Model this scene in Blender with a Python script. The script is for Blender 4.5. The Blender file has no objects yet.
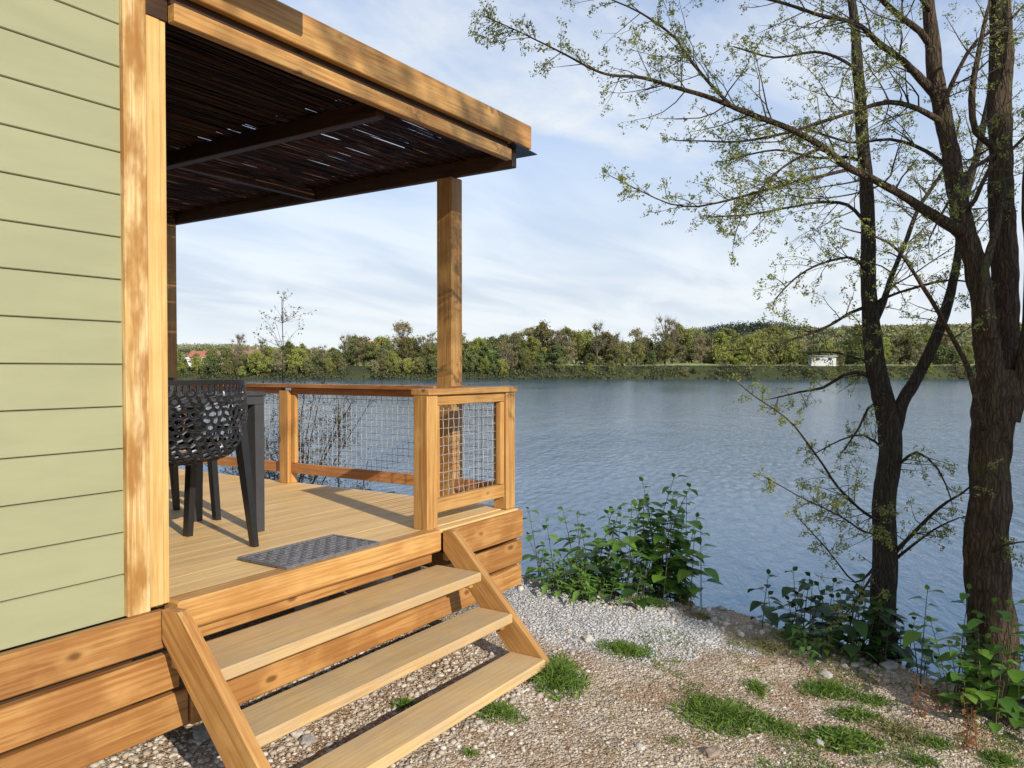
import bpy, math, random
import numpy as np
from mathutils import Vector, noise as mnoise
random.seed(7); rng = np.random.default_rng(7)
R = math.radians
SC = bpy.context.scene

# ------------------------------------------------------------------ camera
FPX = 780.0
PITCH = math.atan(14 / FPX); YAW = R(33.1)
CF = Vector((math.cos(YAW)*math.cos(PITCH), math.sin(YAW)*math.cos(PITCH), -math.sin(PITCH)))
CR = Vector((math.sin(YAW), -math.cos(YAW), 0)); CU = CR.cross(CF)
cd = bpy.data.cameras.new('camera'); cam = bpy.data.objects.new('camera', cd)
SC.collection.objects.link(cam); SC.camera = cam
cd.sensor_width = 36; cd.lens = 36*FPX/1024; cd.clip_start = .05; cd.clip_end = 9000
from mathutils import Matrix
cam.matrix_world = Matrix(((CR.x, CU.x, -CF.x, 0), (CR.y, CU.y, -CF.y, 0), (CR.z, CU.z, -CF.z, 0), (0, 0, 0, 1)))

# ------------------------------------------------------------------ light
SUN_EL = R(24.5); SUN_AZ = R(201.1)
w = bpy.data.worlds.new('World'); SC.world = w; w.use_nodes = True
nt = w.node_tree; N = nt.nodes; L = nt.links
bg = N['Background']; bg.inputs['Strength'].default_value = .095
sky = N.new('ShaderNodeTexSky'); sky.sky_type = 'NISHITA'; sky.sun_disc = False
sky.sun_elevation = SUN_EL; sky.sun_rotation = SUN_AZ; sky.air_density = 1.0; sky.dust_density = .6; sky.ozone_density = 1.6
tc = N.new('ShaderNodeTexCoord'); sp = N.new('ShaderNodeSeparateXYZ'); L.new(tc.outputs['Generated'], sp.inputs[0])
def mth(op, a, b=None, c=None, tree=None):
    t = tree or nt
    n = t.nodes.new('ShaderNodeMath'); n.operation = op
    for i, v in enumerate((a, b, c)):
        if v is None: continue
        if isinstance(v, (int, float)): n.inputs[i].default_value = v
        else: t.links.new(v, n.inputs[i])
    return n.outputs[0]
zz = mth('ADD', mth('MAXIMUM', sp.outputs['Z'], 0.0), .12)
cx = mth('DIVIDE', sp.outputs['X'], zz); cy = mth('DIVIDE', sp.outputs['Y'], zz)
cb = N.new('ShaderNodeCombineXYZ'); L.new(cx, cb.inputs[0]); L.new(cy, cb.inputs[1])
mp = N.new('ShaderNodeMapping'); mp.inputs['Rotation'].default_value = (0, 0, R(-60)); mp.inputs['Scale'].default_value = (.5, 1.3, 1); mp.inputs['Location'].default_value = (3.1, 1.7, 0)
L.new(cb.outputs[0], mp.inputs[0])
def wnoise(scale, detail, rough, dist, loc=(0, 0, 0)):
    m2 = N.new('ShaderNodeMapping'); m2.inputs['Location'].default_value = loc; L.new(mp.outputs[0], m2.inputs[0])
    n = N.new('ShaderNodeTexNoise'); n.inputs['Scale'].default_value = scale; n.inputs['Detail'].default_value = detail
    n.inputs['Roughness'].default_value = rough; n.inputs['Distortion'].default_value = dist
    L.new(m2.outputs[0], n.inputs['Vector']); return n.outputs['Fac']
def mrange(v, a, b, c=0., d=1., tree=None, smooth=True):
    t = tree or nt
    n = t.nodes.new('ShaderNodeMapRange'); n.interpolation_type = 'SMOOTHSTEP' if smooth else 'LINEAR'
    for i, x in zip((1, 2, 3, 4), (a, b, c, d)): n.inputs[i].default_value = x
    t.links.new(v, n.inputs[0]); return n.outputs[0]
c1 = mrange(wnoise(.75, 8, .55, .6), .33, .62)
c2 = mrange(wnoise(2.2, 8, .62, 1.2, (5, 2, 0)), .35, .75)
cl = mth('ADD', mth('MULTIPLY', c1, .72), mth('MULTIPLY', mth('MULTIPLY', c2, c1), .35))
hz = mrange(sp.outputs['Z'], .03, .62, .98, 0.0)
cl = mth('MINIMUM', mth('MAXIMUM', cl, hz), .95)
shade = mrange(wnoise(1.6, 5, .5, .4, (9, 4, 0)), .35, .7)          # thin and thick parts of the cloud sheet
shade = mth('MULTIPLY', shade, mrange(sp.outputs['Z'], .02, .09, 0.15, 1.0))
cc = N.new('ShaderNodeMix'); cc.data_type = 'RGBA'
cc.inputs['A'].default_value = (8.6, 9.0, 9.3, 1); cc.inputs['B'].default_value = (6.5, 7.2, 8.2, 1); L.new(shade, cc.inputs['Factor'])
blue = N.new('ShaderNodeMix'); blue.data_type = 'RGBA'; blue.blend_type = 'MULTIPLY'; blue.inputs['Factor'].default_value = 1
L.new(sky.outputs[0], blue.inputs['A']); blue.inputs['B'].default_value = (.95, 1.38, 1.85, 1)
mx = N.new('ShaderNodeMix'); mx.data_type = 'RGBA'; L.new(cl, mx.inputs['Factor'])
L.new(blue.outputs['Result'], mx.inputs['A']); L.new(cc.outputs['Result'], mx.inputs['B'])
L.new(mx.outputs['Result'], bg.inputs['Color'])

sl = bpy.data.lights.new('sun', 'SUN'); so = bpy.data.objects.new('sun', sl); SC.collection.objects.link(so)
sl.energy = 4.7; sl.angle = R(.53); sl.color = (1, .92, .80)
sd = Vector((math.sin(SUN_AZ)*math.cos(SUN_EL), math.cos(SUN_AZ)*math.cos(SUN_EL), math.sin(SUN_EL)))
so.rotation_euler = sd.to_track_quat('Z', 'Y').to_euler()
SC.view_settings.view_transform = 'Standard'; SC.view_settings.look = 'None'
SC.view_settings.exposure = .14; SC.view_settings.gamma = 1

# ------------------------------------------------------------------ helpers
def ray(px, py): return CF + CR*((px-512)/FPX) - CU*((py-384)/FPX)
def at(px, py, d): return ray(px, py)*d
def onz(px, py, z): r = ray(px, py); return r*(z/r.z)
def W(f, r, z):  # far landscape: metres ahead, metres right
    return Vector((CF.x*f + CR.x*r, CF.y*f + CR.y*r, z))

class MB:
    def __init__(s): s.v = []; s.f = []; s.n = 0
    def add(s, v, f):
        s.f.extend([tuple(i+s.n for i in q) for q in f]); s.v.extend([tuple(p) for p in v]); s.n += len(v)
    def box(s, a, b, bev=.004):
        x0, y0, z0 = a; x1, y1, z1 = b
        e = min(bev, (x1-x0)*.3, (y1-y0)*.3, (z1-z0)*.3)
        xs = (x0, x1); ys = (y0, y1); zs = (z0, z1); V = []; idx = {}
        for i in (0, 1):
            for j in (0, 1):
                for k in (0, 1):
                    sx, sy, sz = (1, -1)[i], (1, -1)[j], (1, -1)[k]
                    for ax in range(3):
                        p = [xs[i], ys[j], zs[k]]
                        if ax != 0: p[0] += sx*e
                        if ax != 1: p[1] += sy*e
                        if ax != 2: p[2] += sz*e
                        idx[i, j, k, ax] = len(V); V.append(p)
        F = []
        for i in (0, 1):
            F.append([idx[i, 0, 0, 0], idx[i, 1, 0, 0], idx[i, 1, 1, 0], idx[i, 0, 1, 0]])
            F.append([idx[0, i, 0, 1], idx[1, i, 0, 1], idx[1, i, 1, 1], idx[0, i, 1, 1]])
            F.append([idx[0, 0, i, 2], idx[1, 0, i, 2], idx[1, 1, i, 2], idx[0, 1, i, 2]])
        for i in (0, 1):
            for j in (0, 1):
                F.append([idx[i, j, 0, 0], idx[i, j, 1, 0], idx[i, j, 1, 1], idx[i, j, 0, 1]])
                F.append([idx[i, 0, j, 0], idx[i, 1, j, 0], idx[i, 1, j, 2], idx[i, 0, j, 2]])
                F.append([idx[0, i, j, 1], idx[1, i, j, 1], idx[1, i, j, 2], idx[0, i, j, 2]])
                for k in (0, 1): F.append([idx[i, j, k, 0], idx[i, j, k, 1], idx[i, j, k, 2]])
        s.add(V, F)
    def prism(s, poly, axis, a, b):
        """poly: 2d points in the other two axes, extruded from a to b along axis"""
        n = len(poly); V = []
        for t in (a, b):
            for p in poly:
                q = list(p); q.insert(axis, t); V.append(q)
        F = [list(range(n)), list(range(2*n-1, n-1, -1))] + [[i, (i+1) % n, n+(i+1) % n, n+i] for i in range(n)]
        s.add(V, F)
    def tube(s, pts, rad, sides=6, rough=0., cap=True):
        pts = [Vector(p) for p in pts]; n = len(pts)
        if isinstance(rad, (int, float)): rad = [rad]*n
        V = []; t = (pts[1]-pts[0]).normalized()
        u = t.orthogonal().normalized()
        for i, p in enumerate(pts):
            t2 = (pts[min(i+1, n-1)]-pts[max(i-1, 0)])
            if t2.length > 1e-9: t = t2.normalized()
            u = (u - t*u.dot(t)).normalized(); vv = t.cross(u)
            for k in range(sides):
                a = 2*math.pi*k/sides; d = u*math.cos(a)+vv*math.sin(a); r = rad[i]
                if rough:
                    q = p + d*r
                    r *= 1 + rough*(1.0*mnoise.noise(Vector((q.x*22, q.y*22, q.z*4.5))) + .8*mnoise.noise(Vector((q.x*55, q.y*55, q.z*9+7))) + .7*mnoise.noise(q*3.))
                V.append(p + d*r)
        F = [[i*sides+k, i*sides+(k+1) % sides, (i+1)*sides+(k+1) % sides, (i+1)*sides+k] for i in range(n-1) for k in range(sides)]
        if cap: F += [list(range(sides))[::-1], [(n-1)*sides+k for k in range(sides)]]
        s.add(V, F)
    def build(s, name, m, parent=None, smooth=False, fixn=True):
        me = bpy.data.meshes.new(name); me.from_pydata(s.v, [], s.f)
        if fixn:
            import bmesh
            b = bmesh.new(); b.from_mesh(me); bmesh.ops.recalc_face_normals(b, faces=b.faces); b.to_mesh(me); b.free()
        if smooth: me.polygons.foreach_set('use_smooth', [True]*len(me.polygons))
        me.materials.append(m); me.update()
        o = bpy.data.objects.new(name, me); SC.collection.objects.link(o)
        if parent: o.parent = parent; o.matrix_parent_inverse = Matrix.Translation(parent.location).inverted() if parent.type == 'EMPTY' and parent.rotation_euler[2] == 0 and not parent.get('local') else Matrix()
        return o
def npmesh(name, V, F, m, parent=None, smooth=False):
    """V (n,3), F (m,k) numpy"""
    me = bpy.data.meshes.new(name); k = F.shape[1]
    me.vertices.add(len(V)); me.vertices.foreach_set('co', V.astype(np.float32).ravel())
    me.loops.add(F.size); me.loops.foreach_set('vertex_index', F.astype(np.int32).ravel())
    me.polygons.add(len(F)); me.polygons.foreach_set('loop_start', np.arange(0, F.size, k, dtype=np.int32)); me.polygons.foreach_set('loop_total', np.full(len(F), k, dtype=np.int32))
    if smooth: me.polygons.foreach_set('use_smooth', np.ones(len(F), dtype=bool))
    me.materials.append(m); me.update(calc_edges=True); me.validate()
    o = bpy.data.objects.new(name, me); SC.collection.objects.link(o)
    if parent:
        o.parent = parent
        o.matrix_parent_inverse = Matrix.Translation(parent.location).inverted() if not parent.get('local') else Matrix()
    return o
def tag(o, label=None, cat=None, group=None, kind=None):
    if label: o['label'] = label
    if cat: o['category'] = cat
    if group: o['group'] = group
    if kind: o['kind'] = kind
    return o
def thing(name, loc, label, cat, group=None, local=False):
    o = bpy.data.objects.new(name, None); SC.collection.objects.link(o); o.location = loc
    o.empty_display_size = .1
    if local: o['local'] = 1
    return tag(o, label, cat, group)
def copy_tree(o, parent=None):
    c = o.copy(); SC.collection.objects.link(c)
    if parent: c.parent = parent
    for ch in list(o.children): copy_tree(ch, c)
    return c

# ------------------------------------------------------------------ materials
def newmat(name, rough=.6, spec=.5):
    m = bpy.data.materials.new(name); m.use_nodes = True
    b = m.node_tree.nodes['Principled BSDF']; b.inputs['Roughness'].default_value = rough
    b.inputs['Specular IOR Level'].default_value = spec
    return m, m.node_tree, b
def tnoise(t, vec, scale, detail=4, rough=.5, dist=0.):
    n = t.nodes.new('ShaderNodeTexNoise'); n.inputs['Scale'].default_value = scale; n.inputs['Detail'].default_value = detail
    n.inputs['Roughness'].default_value = rough; n.inputs['Distortion'].default_value = dist
    if vec: t.links.new(vec, n.inputs['Vector'])
    return n.outputs['Fac']
def tmap(t, vec, scale=(1, 1, 1), loc=None, rot=(0, 0, 0)):
    n = t.nodes.new('ShaderNodeMapping'); n.inputs['Scale'].default_value = scale; n.inputs['Rotation'].default_value = rot
    t.links.new(vec, n.inputs['Vector'])
    if loc is not None:
        if isinstance(loc, tuple): n.inputs['Location'].default_value = loc
        else: t.links.new(loc, n.inputs['Location'])
    return n.outputs[0]
def tmix(t, f, a, b, mode='MIX'):
    n = t.nodes.new('ShaderNodeMix'); n.data_type = 'RGBA'; n.blend_type = mode
    for s, v in (('Factor', f), ('A', a), ('B', b)):
        if isinstance(v, (int, float)): n.inputs[s].default_value = v
        elif isinstance(v, tuple): n.inputs[s].default_value = (*v, 1)
        else: t.links.new(v, n.inputs[s])
    return n.outputs['Result']
def tbump(t, b, h, strength, dist):
    n = t.nodes.new('ShaderNodeBump'); n.inputs['Strength'].default_value = strength; n.inputs['Distance'].default_value = dist
    t.links.new(h, n.inputs['Height']); t.links.new(n.outputs[0], b.inputs['Normal']); return n
def objcoord(t):
    n = t.nodes.new('ShaderNodeTexCoord'); return n.outputs['Object']
def wood(name, axis, light, mid, dark, rough=.5, blotch=.35, knots=True, grey=0., spec=.3, rot=0., bs=(3, 3, 3), bt=(.40, .60)):
    m, t, b = newmat(name, rough, spec)
    oc = objcoord(t)
    if rot: oc = tmap(t, oc, rot=(rot, 0, 0))
    oi = t.nodes.new('ShaderNodeObjectInfo').outputs['Random']
    cbx = t.nodes.new('ShaderNodeCombineXYZ')
    for i, k in enumerate((7.3, 11.1, 5.7)): t.links.new(mth('MULTIPLY', oi, k, tree=t), cbx.inputs[i])
    # grain runs along one axis
    sc_f = [80, 80, 80]; sc_f[axis] = 2.6; sc_m = [11, 11, 11]; sc_m[axis] = 1.1
    g1 = tnoise(t, tmap(t, oc, tuple(sc_f), cbx.outputs[0]), 1, 3, .6)
    g2 = tnoise(t, tmap(t, oc, tuple(sc_m), cbx.outputs[0]), 1, 5, .65, 1.4)
    g3 = tnoise(t, tmap(t, oc, bs, cbx.outputs[0]), 1, 4, .6)
    col = tmix(t, mrange(g2, .18, .60, tree=t), dark, mid)
    col = tmix(t, mrange(g1, .40, .60, 0, .8, tree=t), col, light)
    col = tmix(t, mrange(g3, bt[0], bt[1], blotch*.85, 0, tree=t), col, dark)
    if grey: col = tmix(t, mrange(tnoise(t, tmap(t, oc, (5, 5, 5), cbx.outputs[0]), 1, 5, .6), .3, .7, 0, grey, tree=t), col, (.36, .31, .25))
    if knots:
        sk = [7., 7., 7.]; sk[axis] = 3.2
        vo = t.nodes.new('ShaderNodeTexVoronoi'); vo.inputs['Scale'].default_value = 1; vo.inputs['Randomness'].default_value = 1
        wv = t.nodes.new('ShaderNodeVectorMath'); wv.operation = 'ADD'
        t.links.new(tmap(t, oc, tuple(sk), cbx.outputs[0]), wv.inputs[0]); 
        nz = t.nodes.new('ShaderNodeTexNoise'); nz.inputs['Scale'].default_value = 14; t.links.new(oc, nz.inputs['Vector'])
        sc = t.nodes.new('ShaderNodeVectorMath'); sc.operation = 'SCALE'; sc.inputs['Scale'].default_value = .12; t.links.new(nz.outputs['Color'], sc.inputs[0]); t.links.new(sc.outputs[0], wv.inputs[1])
        t.links.new(wv.outputs[0], vo.inputs['Vector'])
        kn = mrange(vo.outputs['Distance'], .05, .14, .85, 0, tree=t)
        ring = mrange(vo.outputs['Distance'], .14, .30, .38, 0, tree=t)
        col = tmix(t, ring, col, tuple(min(.8, c*1.12) for c in light))
        col = tmix(t, kn, col, tuple(c*.55 for c in dark))
    # each board slightly different
    hv = t.nodes.new('ShaderNodeHueSaturation'); t.links.new(col, hv.inputs['Color'])
    t.links.new(mrange(oi, 0, 1, .86, 1.12, tree=t, smooth=False), hv.inputs['Value'])
    t.links.new(hv.outputs[0], b.inputs['Base Color'])
    tbump(t, b, g1, .35, .003)
    return m
HL, HM, HD = (.53, .32, .112), (.43, .215, .062), (.27, .105, .03)
WX = wood('pine stained x', 0, HL, HM, HD); WY = wood('pine stained y', 1, HL, HM, HD); WZ = wood('pine stained z', 2, HL, HM, HD, blotch=.25)
SKX = wood('skirt board pine x', 0, (.46, .255, .088), (.35, .16, .046), (.22, .085, .024), blotch=.6)
RX = wood('pine reddish x', 0, (.50, .25, .09), (.42, .17, .055), (.26, .09, .03)); RY = wood('pine reddish y', 1, (.50, .25, .09), (.42, .17, .055), (.26, .09, .03))
TX = wood('tread wood', 0, (.63, .44, .21), (.56, .37, .16), (.42, .25, .10), rough=.7, blotch=.25, knots=False, grey=.3)
TRIM = wood('trim board weathered', 2, (.76, .57, .30), (.60, .38, .14), (.34, .155, .035), blotch=1.05, knots=False, bs=(9, 9, 3.2), bt=(.40, .60))
TRIM2 = wood('trim board pale', 2, (.66, .46, .19), (.58, .37, .13), (.42, .23, .07), blotch=.3, knots=False)
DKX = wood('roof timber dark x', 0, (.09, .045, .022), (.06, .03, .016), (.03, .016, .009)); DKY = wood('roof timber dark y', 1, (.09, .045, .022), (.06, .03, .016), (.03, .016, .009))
def boardmat(name):   # deck boards along X, seams and ribs in the material, tone changes board by board
    m, t, b = newmat(name, .55, .3)
    oc = objcoord(t); sx = t.nodes.new('ShaderNodeSeparateXYZ'); t.links.new(oc, sx.inputs[0])
    ge = t.nodes.new('ShaderNodeNewGeometry').outputs['Random Per Island']
    cbx = t.nodes.new('ShaderNodeCombineXYZ')
    for i, k in enumerate((17.3, 11.1, 5.7)): t.links.new(mth('MULTIPLY', ge, k, tree=t), cbx.inputs[i])
    g1 = tnoise(t, tmap(t, oc, (2.5, 75, 20), cbx.outputs[0]), 1, 4, .6)
    g2 = tnoise(t, tmap(t, oc, (1.1, 14, 6), cbx.outputs[0]), 1, 5, .65, 1.2)
    col = tmix(t, mrange(g2, .32, .66, tree=t), (.58, .345, .12), (.72, .47, .19))
    col = tmix(t, mrange(g1, .35, .65, 0, .6, tree=t), col, (.80, .57, .28))
    hv = t.nodes.new('ShaderNodeHueSaturation'); t.links.new(col, hv.inputs['Color']); t.links.new(mrange(ge, 0, 1, .93, 1.07, tree=t, smooth=False), hv.inputs['Value'])
    t.links.new(hv.outputs[0], b.inputs['Base Color'])
    wv = mth('SINE', mth('MULTIPLY', sx.outputs['Y'], 2*math.pi/.0127, tree=t), tree=t)
    h = mth('ADD', mth('MULTIPLY', wv, .15, tree=t), g1, tree=t)
    tbump(t, b, h, .5, .0025)
    return m
DECK = boardmat('deck board')
def paint(name, col, rough=.5, var=.08):
    m, t, b = newmat(name, rough)
    oc = objcoord(t)
    g = tnoise(t, tmap(t, oc, (2, 2, 9)), 1, 5, .6)
    f = tnoise(t, tmap(t, oc, (5, 5, 60)), 1, 3, .6)
    c = tmix(t, mrange(g, .3, .7, tree=t), tuple(x*(1-var) for x in col), tuple(x*(1+var) for x in col))
    t.links.new(c, b.inputs['Base Color']); tbump(t, b, f, .15, .002)
    return m
SIDING = paint('sage siding paint', (.31, .31, .178), .45, .05)
def plain(name, col, rough=.5, metal=0., var=.15, scale=20, bump=0.):
    m, t, b = newmat(name, rough)
    g = tnoise(t, objcoord(t), scale, 4, .6)
    t.links.new(tmix(t, mrange(g, .3, .7, tree=t), tuple(x*(1-var) for x in col), tuple(x*(1+var) for x in col)), b.inputs['Base Color'])
    b.inputs['Metallic'].default_value = metal
    if bump: tbump(t, b, g, bump, .002)
    return m
PLASTIC = plain('charcoal plastic', (.018, .018, .019), .33, var=.1)
TABLEM = plain('anthracite table plastic', (.045, .045, .048), .5, var=.1, bump=.1)
WIRE = plain('galvanised wire', (.50, .46, .42), .45, .5, .2)
RUBBER = plain('grey mat rubber', (.13, .125, .13), .7, 0, .3, 60, .3)
BLACKM = plain('black flashing', (.02, .02, .022), .4)
ROOFM = plain('cabin roof sheet', (.09, .09, .095), .6)
REED = None
def islandmat(name, cols, rough=.7, trans=0., bump=0., spec=.3, posvar=0.):
    m, t, b = newmat(name, rough, spec)
    ge = t.nodes.new('ShaderNodeNewGeometry').outputs['Random Per Island']
    r = t.nodes.new('ShaderNodeValToRGB'); r.color_ramp.interpolation = 'LINEAR'
    el = r.color_ramp.elements
    while len(el) < len(cols): el.new(.5)
    for i, c in enumerate(cols): el[i].position = i/(len(cols)-1); el[i].color = (*c, 1)
    t.links.new(ge, r.inputs[0]); col = r.outputs[0]
    if posvar:
        oi = t.nodes.new('ShaderNodeObjectInfo').outputs['Random']
        hv = t.nodes.new('ShaderNodeHueSaturation'); t.links.new(col, hv.inputs['Color'])
        t.links.new(mrange(oi, 0, 1, 1-posvar, 1+posvar, tree=t, smooth=False), hv.inputs['Value'])
        t.links.new(mrange(mth('FRACT', mth('MULTIPLY', oi, 7.31, tree=t), tree=t), 0, 1, .5-.035*posvar*3, .5+.02*posvar*3, tree=t, smooth=False), hv.inputs['Hue'])
        col = hv.outputs[0]
    t.links.new(col, b.inputs['Base Color'])
    if trans:
        tr = t.nodes.new('ShaderNodeBsdfTranslucent'); t.links.new(col, tr.inputs['Color'])
        ms = t.nodes.new('ShaderNodeMixShader'); ms.inputs[0].default_value = trans
        t.links.new(b.outputs[0], ms.inputs[1]); t.links.new(tr.outputs[0], ms.inputs[2]); t.links.new(ms.outputs[0], t.nodes['Material Output'].inputs['Surface'])
    if bump: tbump(t, b, tnoise(t, objcoord(t), 60, 4), bump, .003)
    return m
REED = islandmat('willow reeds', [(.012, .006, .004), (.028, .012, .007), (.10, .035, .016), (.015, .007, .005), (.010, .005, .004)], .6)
SPRIG = islandmat('young locust leaves', [(.15, .18, .04), (.24, .28, .05), (.30, .30, .09), (.18, .21, .06)], .6, .35)
BROAD = islandmat('knotweed leaves', [(.05, .12, .02), (.10, .21, .03), (.17, .30, .04), (.07, .16, .025)], .42, .3)
BROADD = islandmat('dark waterside leaves', [(.02, .05, .012), (.035, .08, .018), (.05, .11, .02)], .45, .25)
NETTLE = islandmat('bright nettle leaves', [(.09, .19, .03), (.13, .26, .04), (.17, .30, .06)], .5, .3)
GRASSM = islandmat('fresh grass', [(.06, .13, .02), (.11, .20, .03), (.17, .26, .045), (.20, .23, .06)], .5, .3)
DRYG = islandmat('dry grass', [(.28, .23, .12), (.22, .20, .08), (.16, .18, .05), (.34, .28, .16)], .7, .2)
REDST = islandmat('reddish young shoots', [(.20, .06, .03), (.26, .10, .04), (.14, .10, .03)], .6, .2)
SMALLD = islandmat('dull sapling leaves', [(.05, .05, .02), (.09, .08, .035), (.12, .07, .04)], .6, .2)
STONE = islandmat('gravel stones', [(.34, .28, .22), (.45, .38, .29), (.54, .49, .41), (.38, .30, .22), (.62, .58, .51), (.26, .22, .18), (.44, .41, .37)], .85, 0, .3)
GSTONE = islandmat('grey crushed stones', [(.30, .30, .30), (.44, .435, .42), (.55, .54, .52), (.36, .355, .35), (.22, .22, .22)], .85, 0, .3)
def barkmat(name, a, b_, c, moss):
    m, t, b = newmat(name, .9, .2)
    oc = objcoord(t)
    g = tnoise(t, tmap(t, oc, (34, 34, 5)), 1, 8, .72, 1.6)
    v = t.nodes.new('ShaderNodeTexVoronoi'); v.feature = 'DISTANCE_TO_EDGE'; v.inputs['Scale'].default_value = 1
    dn = t.nodes.new('ShaderNodeTexNoise'); dn.inputs['Scale'].default_value = 9; dn.inputs['Detail'].default_value = 5; t.links.new(oc, dn.inputs['Vector'])
    ds = t.nodes.new('ShaderNodeVectorMath'); ds.operation = 'SCALE'; ds.inputs['Scale'].default_value = .06; t.links.new(dn.outputs['Color'], ds.inputs[0])
    da = t.nodes.new('ShaderNodeVectorMath'); da.operation = 'ADD'; t.links.new(oc, da.inputs[0]); t.links.new(ds.outputs[0], da.inputs[1])
    t.links.new(tmap(t, da.outputs[0], (55, 55, 8)), v.inputs['Vector'])
    col = tmix(t, mrange(g, .3, .7, tree=t), a, b_)
    col = tmix(t, mrange(v.outputs['Distance'], 0, .16, .6, 0, tree=t), col, c)
    n = tnoise(t, oc, 5, 5, .6); col = tmix(t, mrange(n, .55, .68, 0, .55, tree=t), col, moss)
    t.links.new(col, b.inputs['Base Color'])
    h = mth('ADD', mth('MULTIPLY', mrange(v.outputs['Distance'], 0, .2, tree=t), .7, tree=t), g, tree=t)
    tbump(t, b, h, .9, .012)
    return m
BARK = barkmat('locust bark', (.036, .030, .022), (.075, .062, .044), (.014, .011, .008), (.07, .075, .025))
BARKR = barkmat('rugged bark', (.045, .034, .023), (.115, .078, .048), (.016, .012, .008), (.08, .085, .03))
TWIG = islandmat('twigs', [(.03, .025, .018), (.06, .05, .034), (.09, .08, .045)], .8)
STEM = islandmat('green stems', [(.07, .06, .03), (.10, .11, .04)], .6)

# ------------------------------------------------------------------ ground
WZL = -2.4
CY = np.array([-60, -20, -8, -3, -1, -.03, .235, .484, .58, .75, .945, 1.3, 1.6, 1.8, 2.05, 2.33, 2.6, 2.9, 3.3, 4.5, 7, 14, 60.])
CX = np.array([-8, 1.5, 3., 3.9, 4.35, 4.53, 4.67, 4.75, 4.82, 4.84, 4.87, 4.90, 4.93, 4.82, 4.70, 4.64, 4.58, 4.57, 4.65, 4.9, 5.05, 5.2, 9])
def n2(x, y, s, k=0.): return mnoise.noise(Vector((x*s, y*s, k)))
def gz(x, y, fine=True):
    base = -1.52 - .09*max(0., min(2.0-y, 4)) + .11*math.exp(-((x-4.25)**2+(y-2.75)**2)/.45)
    d = x - float(np.interp(y, CY, CX)) - .05*n2(x, y, 3.1, 4.)
    t = max(0., min(1., d/1.5)); z = base - 1.75*(t*t*(3-2*t))
    if fine: z += .02*n2(x, y, 1.7) + .012*n2(x, y, 6, 2.) + (.03*n2(x, y, 5, 8.) if t > 0 else 0)
    return z
def gp(px, py):
    r = ray(px, py); t_ = 2.5
    while t_ < 9:
        p = r*t_
        if p.z < gz(p.x, p.y): break
        t_ += .01
    lim = float(np.interp(p.y, CY, CX)) + .18
    x = min(p.x, lim); return Vector((x, p.y, gz(x, p.y)))
def axisgrid(lo, a, b, hi, step):
    mid = list(np.arange(a, b, step)); L_ = []; s = step; x = a
    while x > lo: s *= 1.25; x -= s; L_.append(x)
    H_ = []; s = step; x = b
    while x < hi: H_.append(x); s *= 1.25; x += s
    return np.array(L_[::-1]+mid+H_)
gx = axisgrid(-300, 1.2, 6.6, 7.0, .035); gy = axisgrid(-300, -1.2, 4.2, 300, .035)
V = np.array([(x, y, gz(x, y)) for y in gy for x in gx]); nx = len(gx)
I = np.arange(len(gy)-1)[:, None]*nx + np.arange(nx-1)[None, :]; I = I.ravel()
F = np.stack([I, I+1, I+1+nx, I+nx], 1)
gm, t, b = newmat('gravel ground', .95, .2)
oc = objcoord(t); sx = t.nodes.new('ShaderNodeSeparateXYZ'); t.links.new(oc, sx.inputs[0])
v1 = t.nodes.new('ShaderNodeTexVoronoi'); v1.inputs['Scale'].default_value = 95; t.links.new(oc, v1.inputs['Vector'])
v2 = t.nodes.new('ShaderNodeTexVoronoi'); v2.inputs['Scale'].default_value = 45; t.links.new(oc, v2.inputs['Vector'])
sc1 = t.nodes.new('ShaderNodeSeparateColor'); t.links.new(v1.outputs['Color'], sc1.inputs[0])
brown = tmix(t, mrange(sc1.outputs[0], 0, 1, tree=t, smooth=False), (.30, .22, .14), (.52, .42, .31))
sc2 = t.nodes.new('ShaderNodeSeparateColor'); t.links.new(v2.outputs['Color'], sc2.inputs[0])
brown = tmix(t, mrange(sc2.outputs[1], .6, .9, 0, .6, tree=t), brown, (.58, .50, .41))
soil = tmix(t, mrange(tnoise(t, oc, 3.3, 6, .65), .45, .62, 0, .7, tree=t), brown, (.30, .19, .11))
greyc = tmix(t, mrange(sc1.outputs[0], 0, 1, tree=t, smooth=False), (.26, .26, .255), (.60, .59, .57))
# crushed grey stone was tipped in a wedge beside the deck
dist = t.nodes.new('ShaderNodeVectorMath'); dist.operation = 'DISTANCE'; dist.inputs[1].default_value = (4.35, 2.35, -1.4)
wob = tmap(t, oc, (1, .75, 1), (0, .55, 0)); t.links.new(wob, dist.inputs[0])
gf = mrange(mth('ADD', dist.outputs['Value'], mth('MULTIPLY', tnoise(t, oc, 4, 5, .6), .5, tree=t), tree=t), .72, 1.2, 1, 0, tree=t)
col = tmix(t, gf, soil, greyc)
gg = mrange(tnoise(t, tmap(t, oc, (1, 1, 1), (4, 7, 0)), 2.2, 6, .7), .52, .66, 0, .5, tree=t)
edge = mrange(sx.outputs['X'], 3.2, 4.4, 0, 1, tree=t); low = mrange(sx.outputs['Y'], 1.8, .8, 0, 1, tree=t)
col = tmix(t, mth('MULTIPLY', mth('MULTIPLY', gg, edge, tree=t), low, tree=t), col, (.17, .19, .07))
t.links.new(col, b.inputs['Base Color'])
h = mth('ADD', mth('MULTIPLY', v1.outputs['Distance'], -1.0, tree=t), mth('MULTIPLY', v2.outputs['Distance'], -1.2, tree=t), tree=t)
tbump(t, b, h, .9, .012)
tag(npmesh('ground', V, F, gm, smooth=True), kind='structure')

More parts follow.
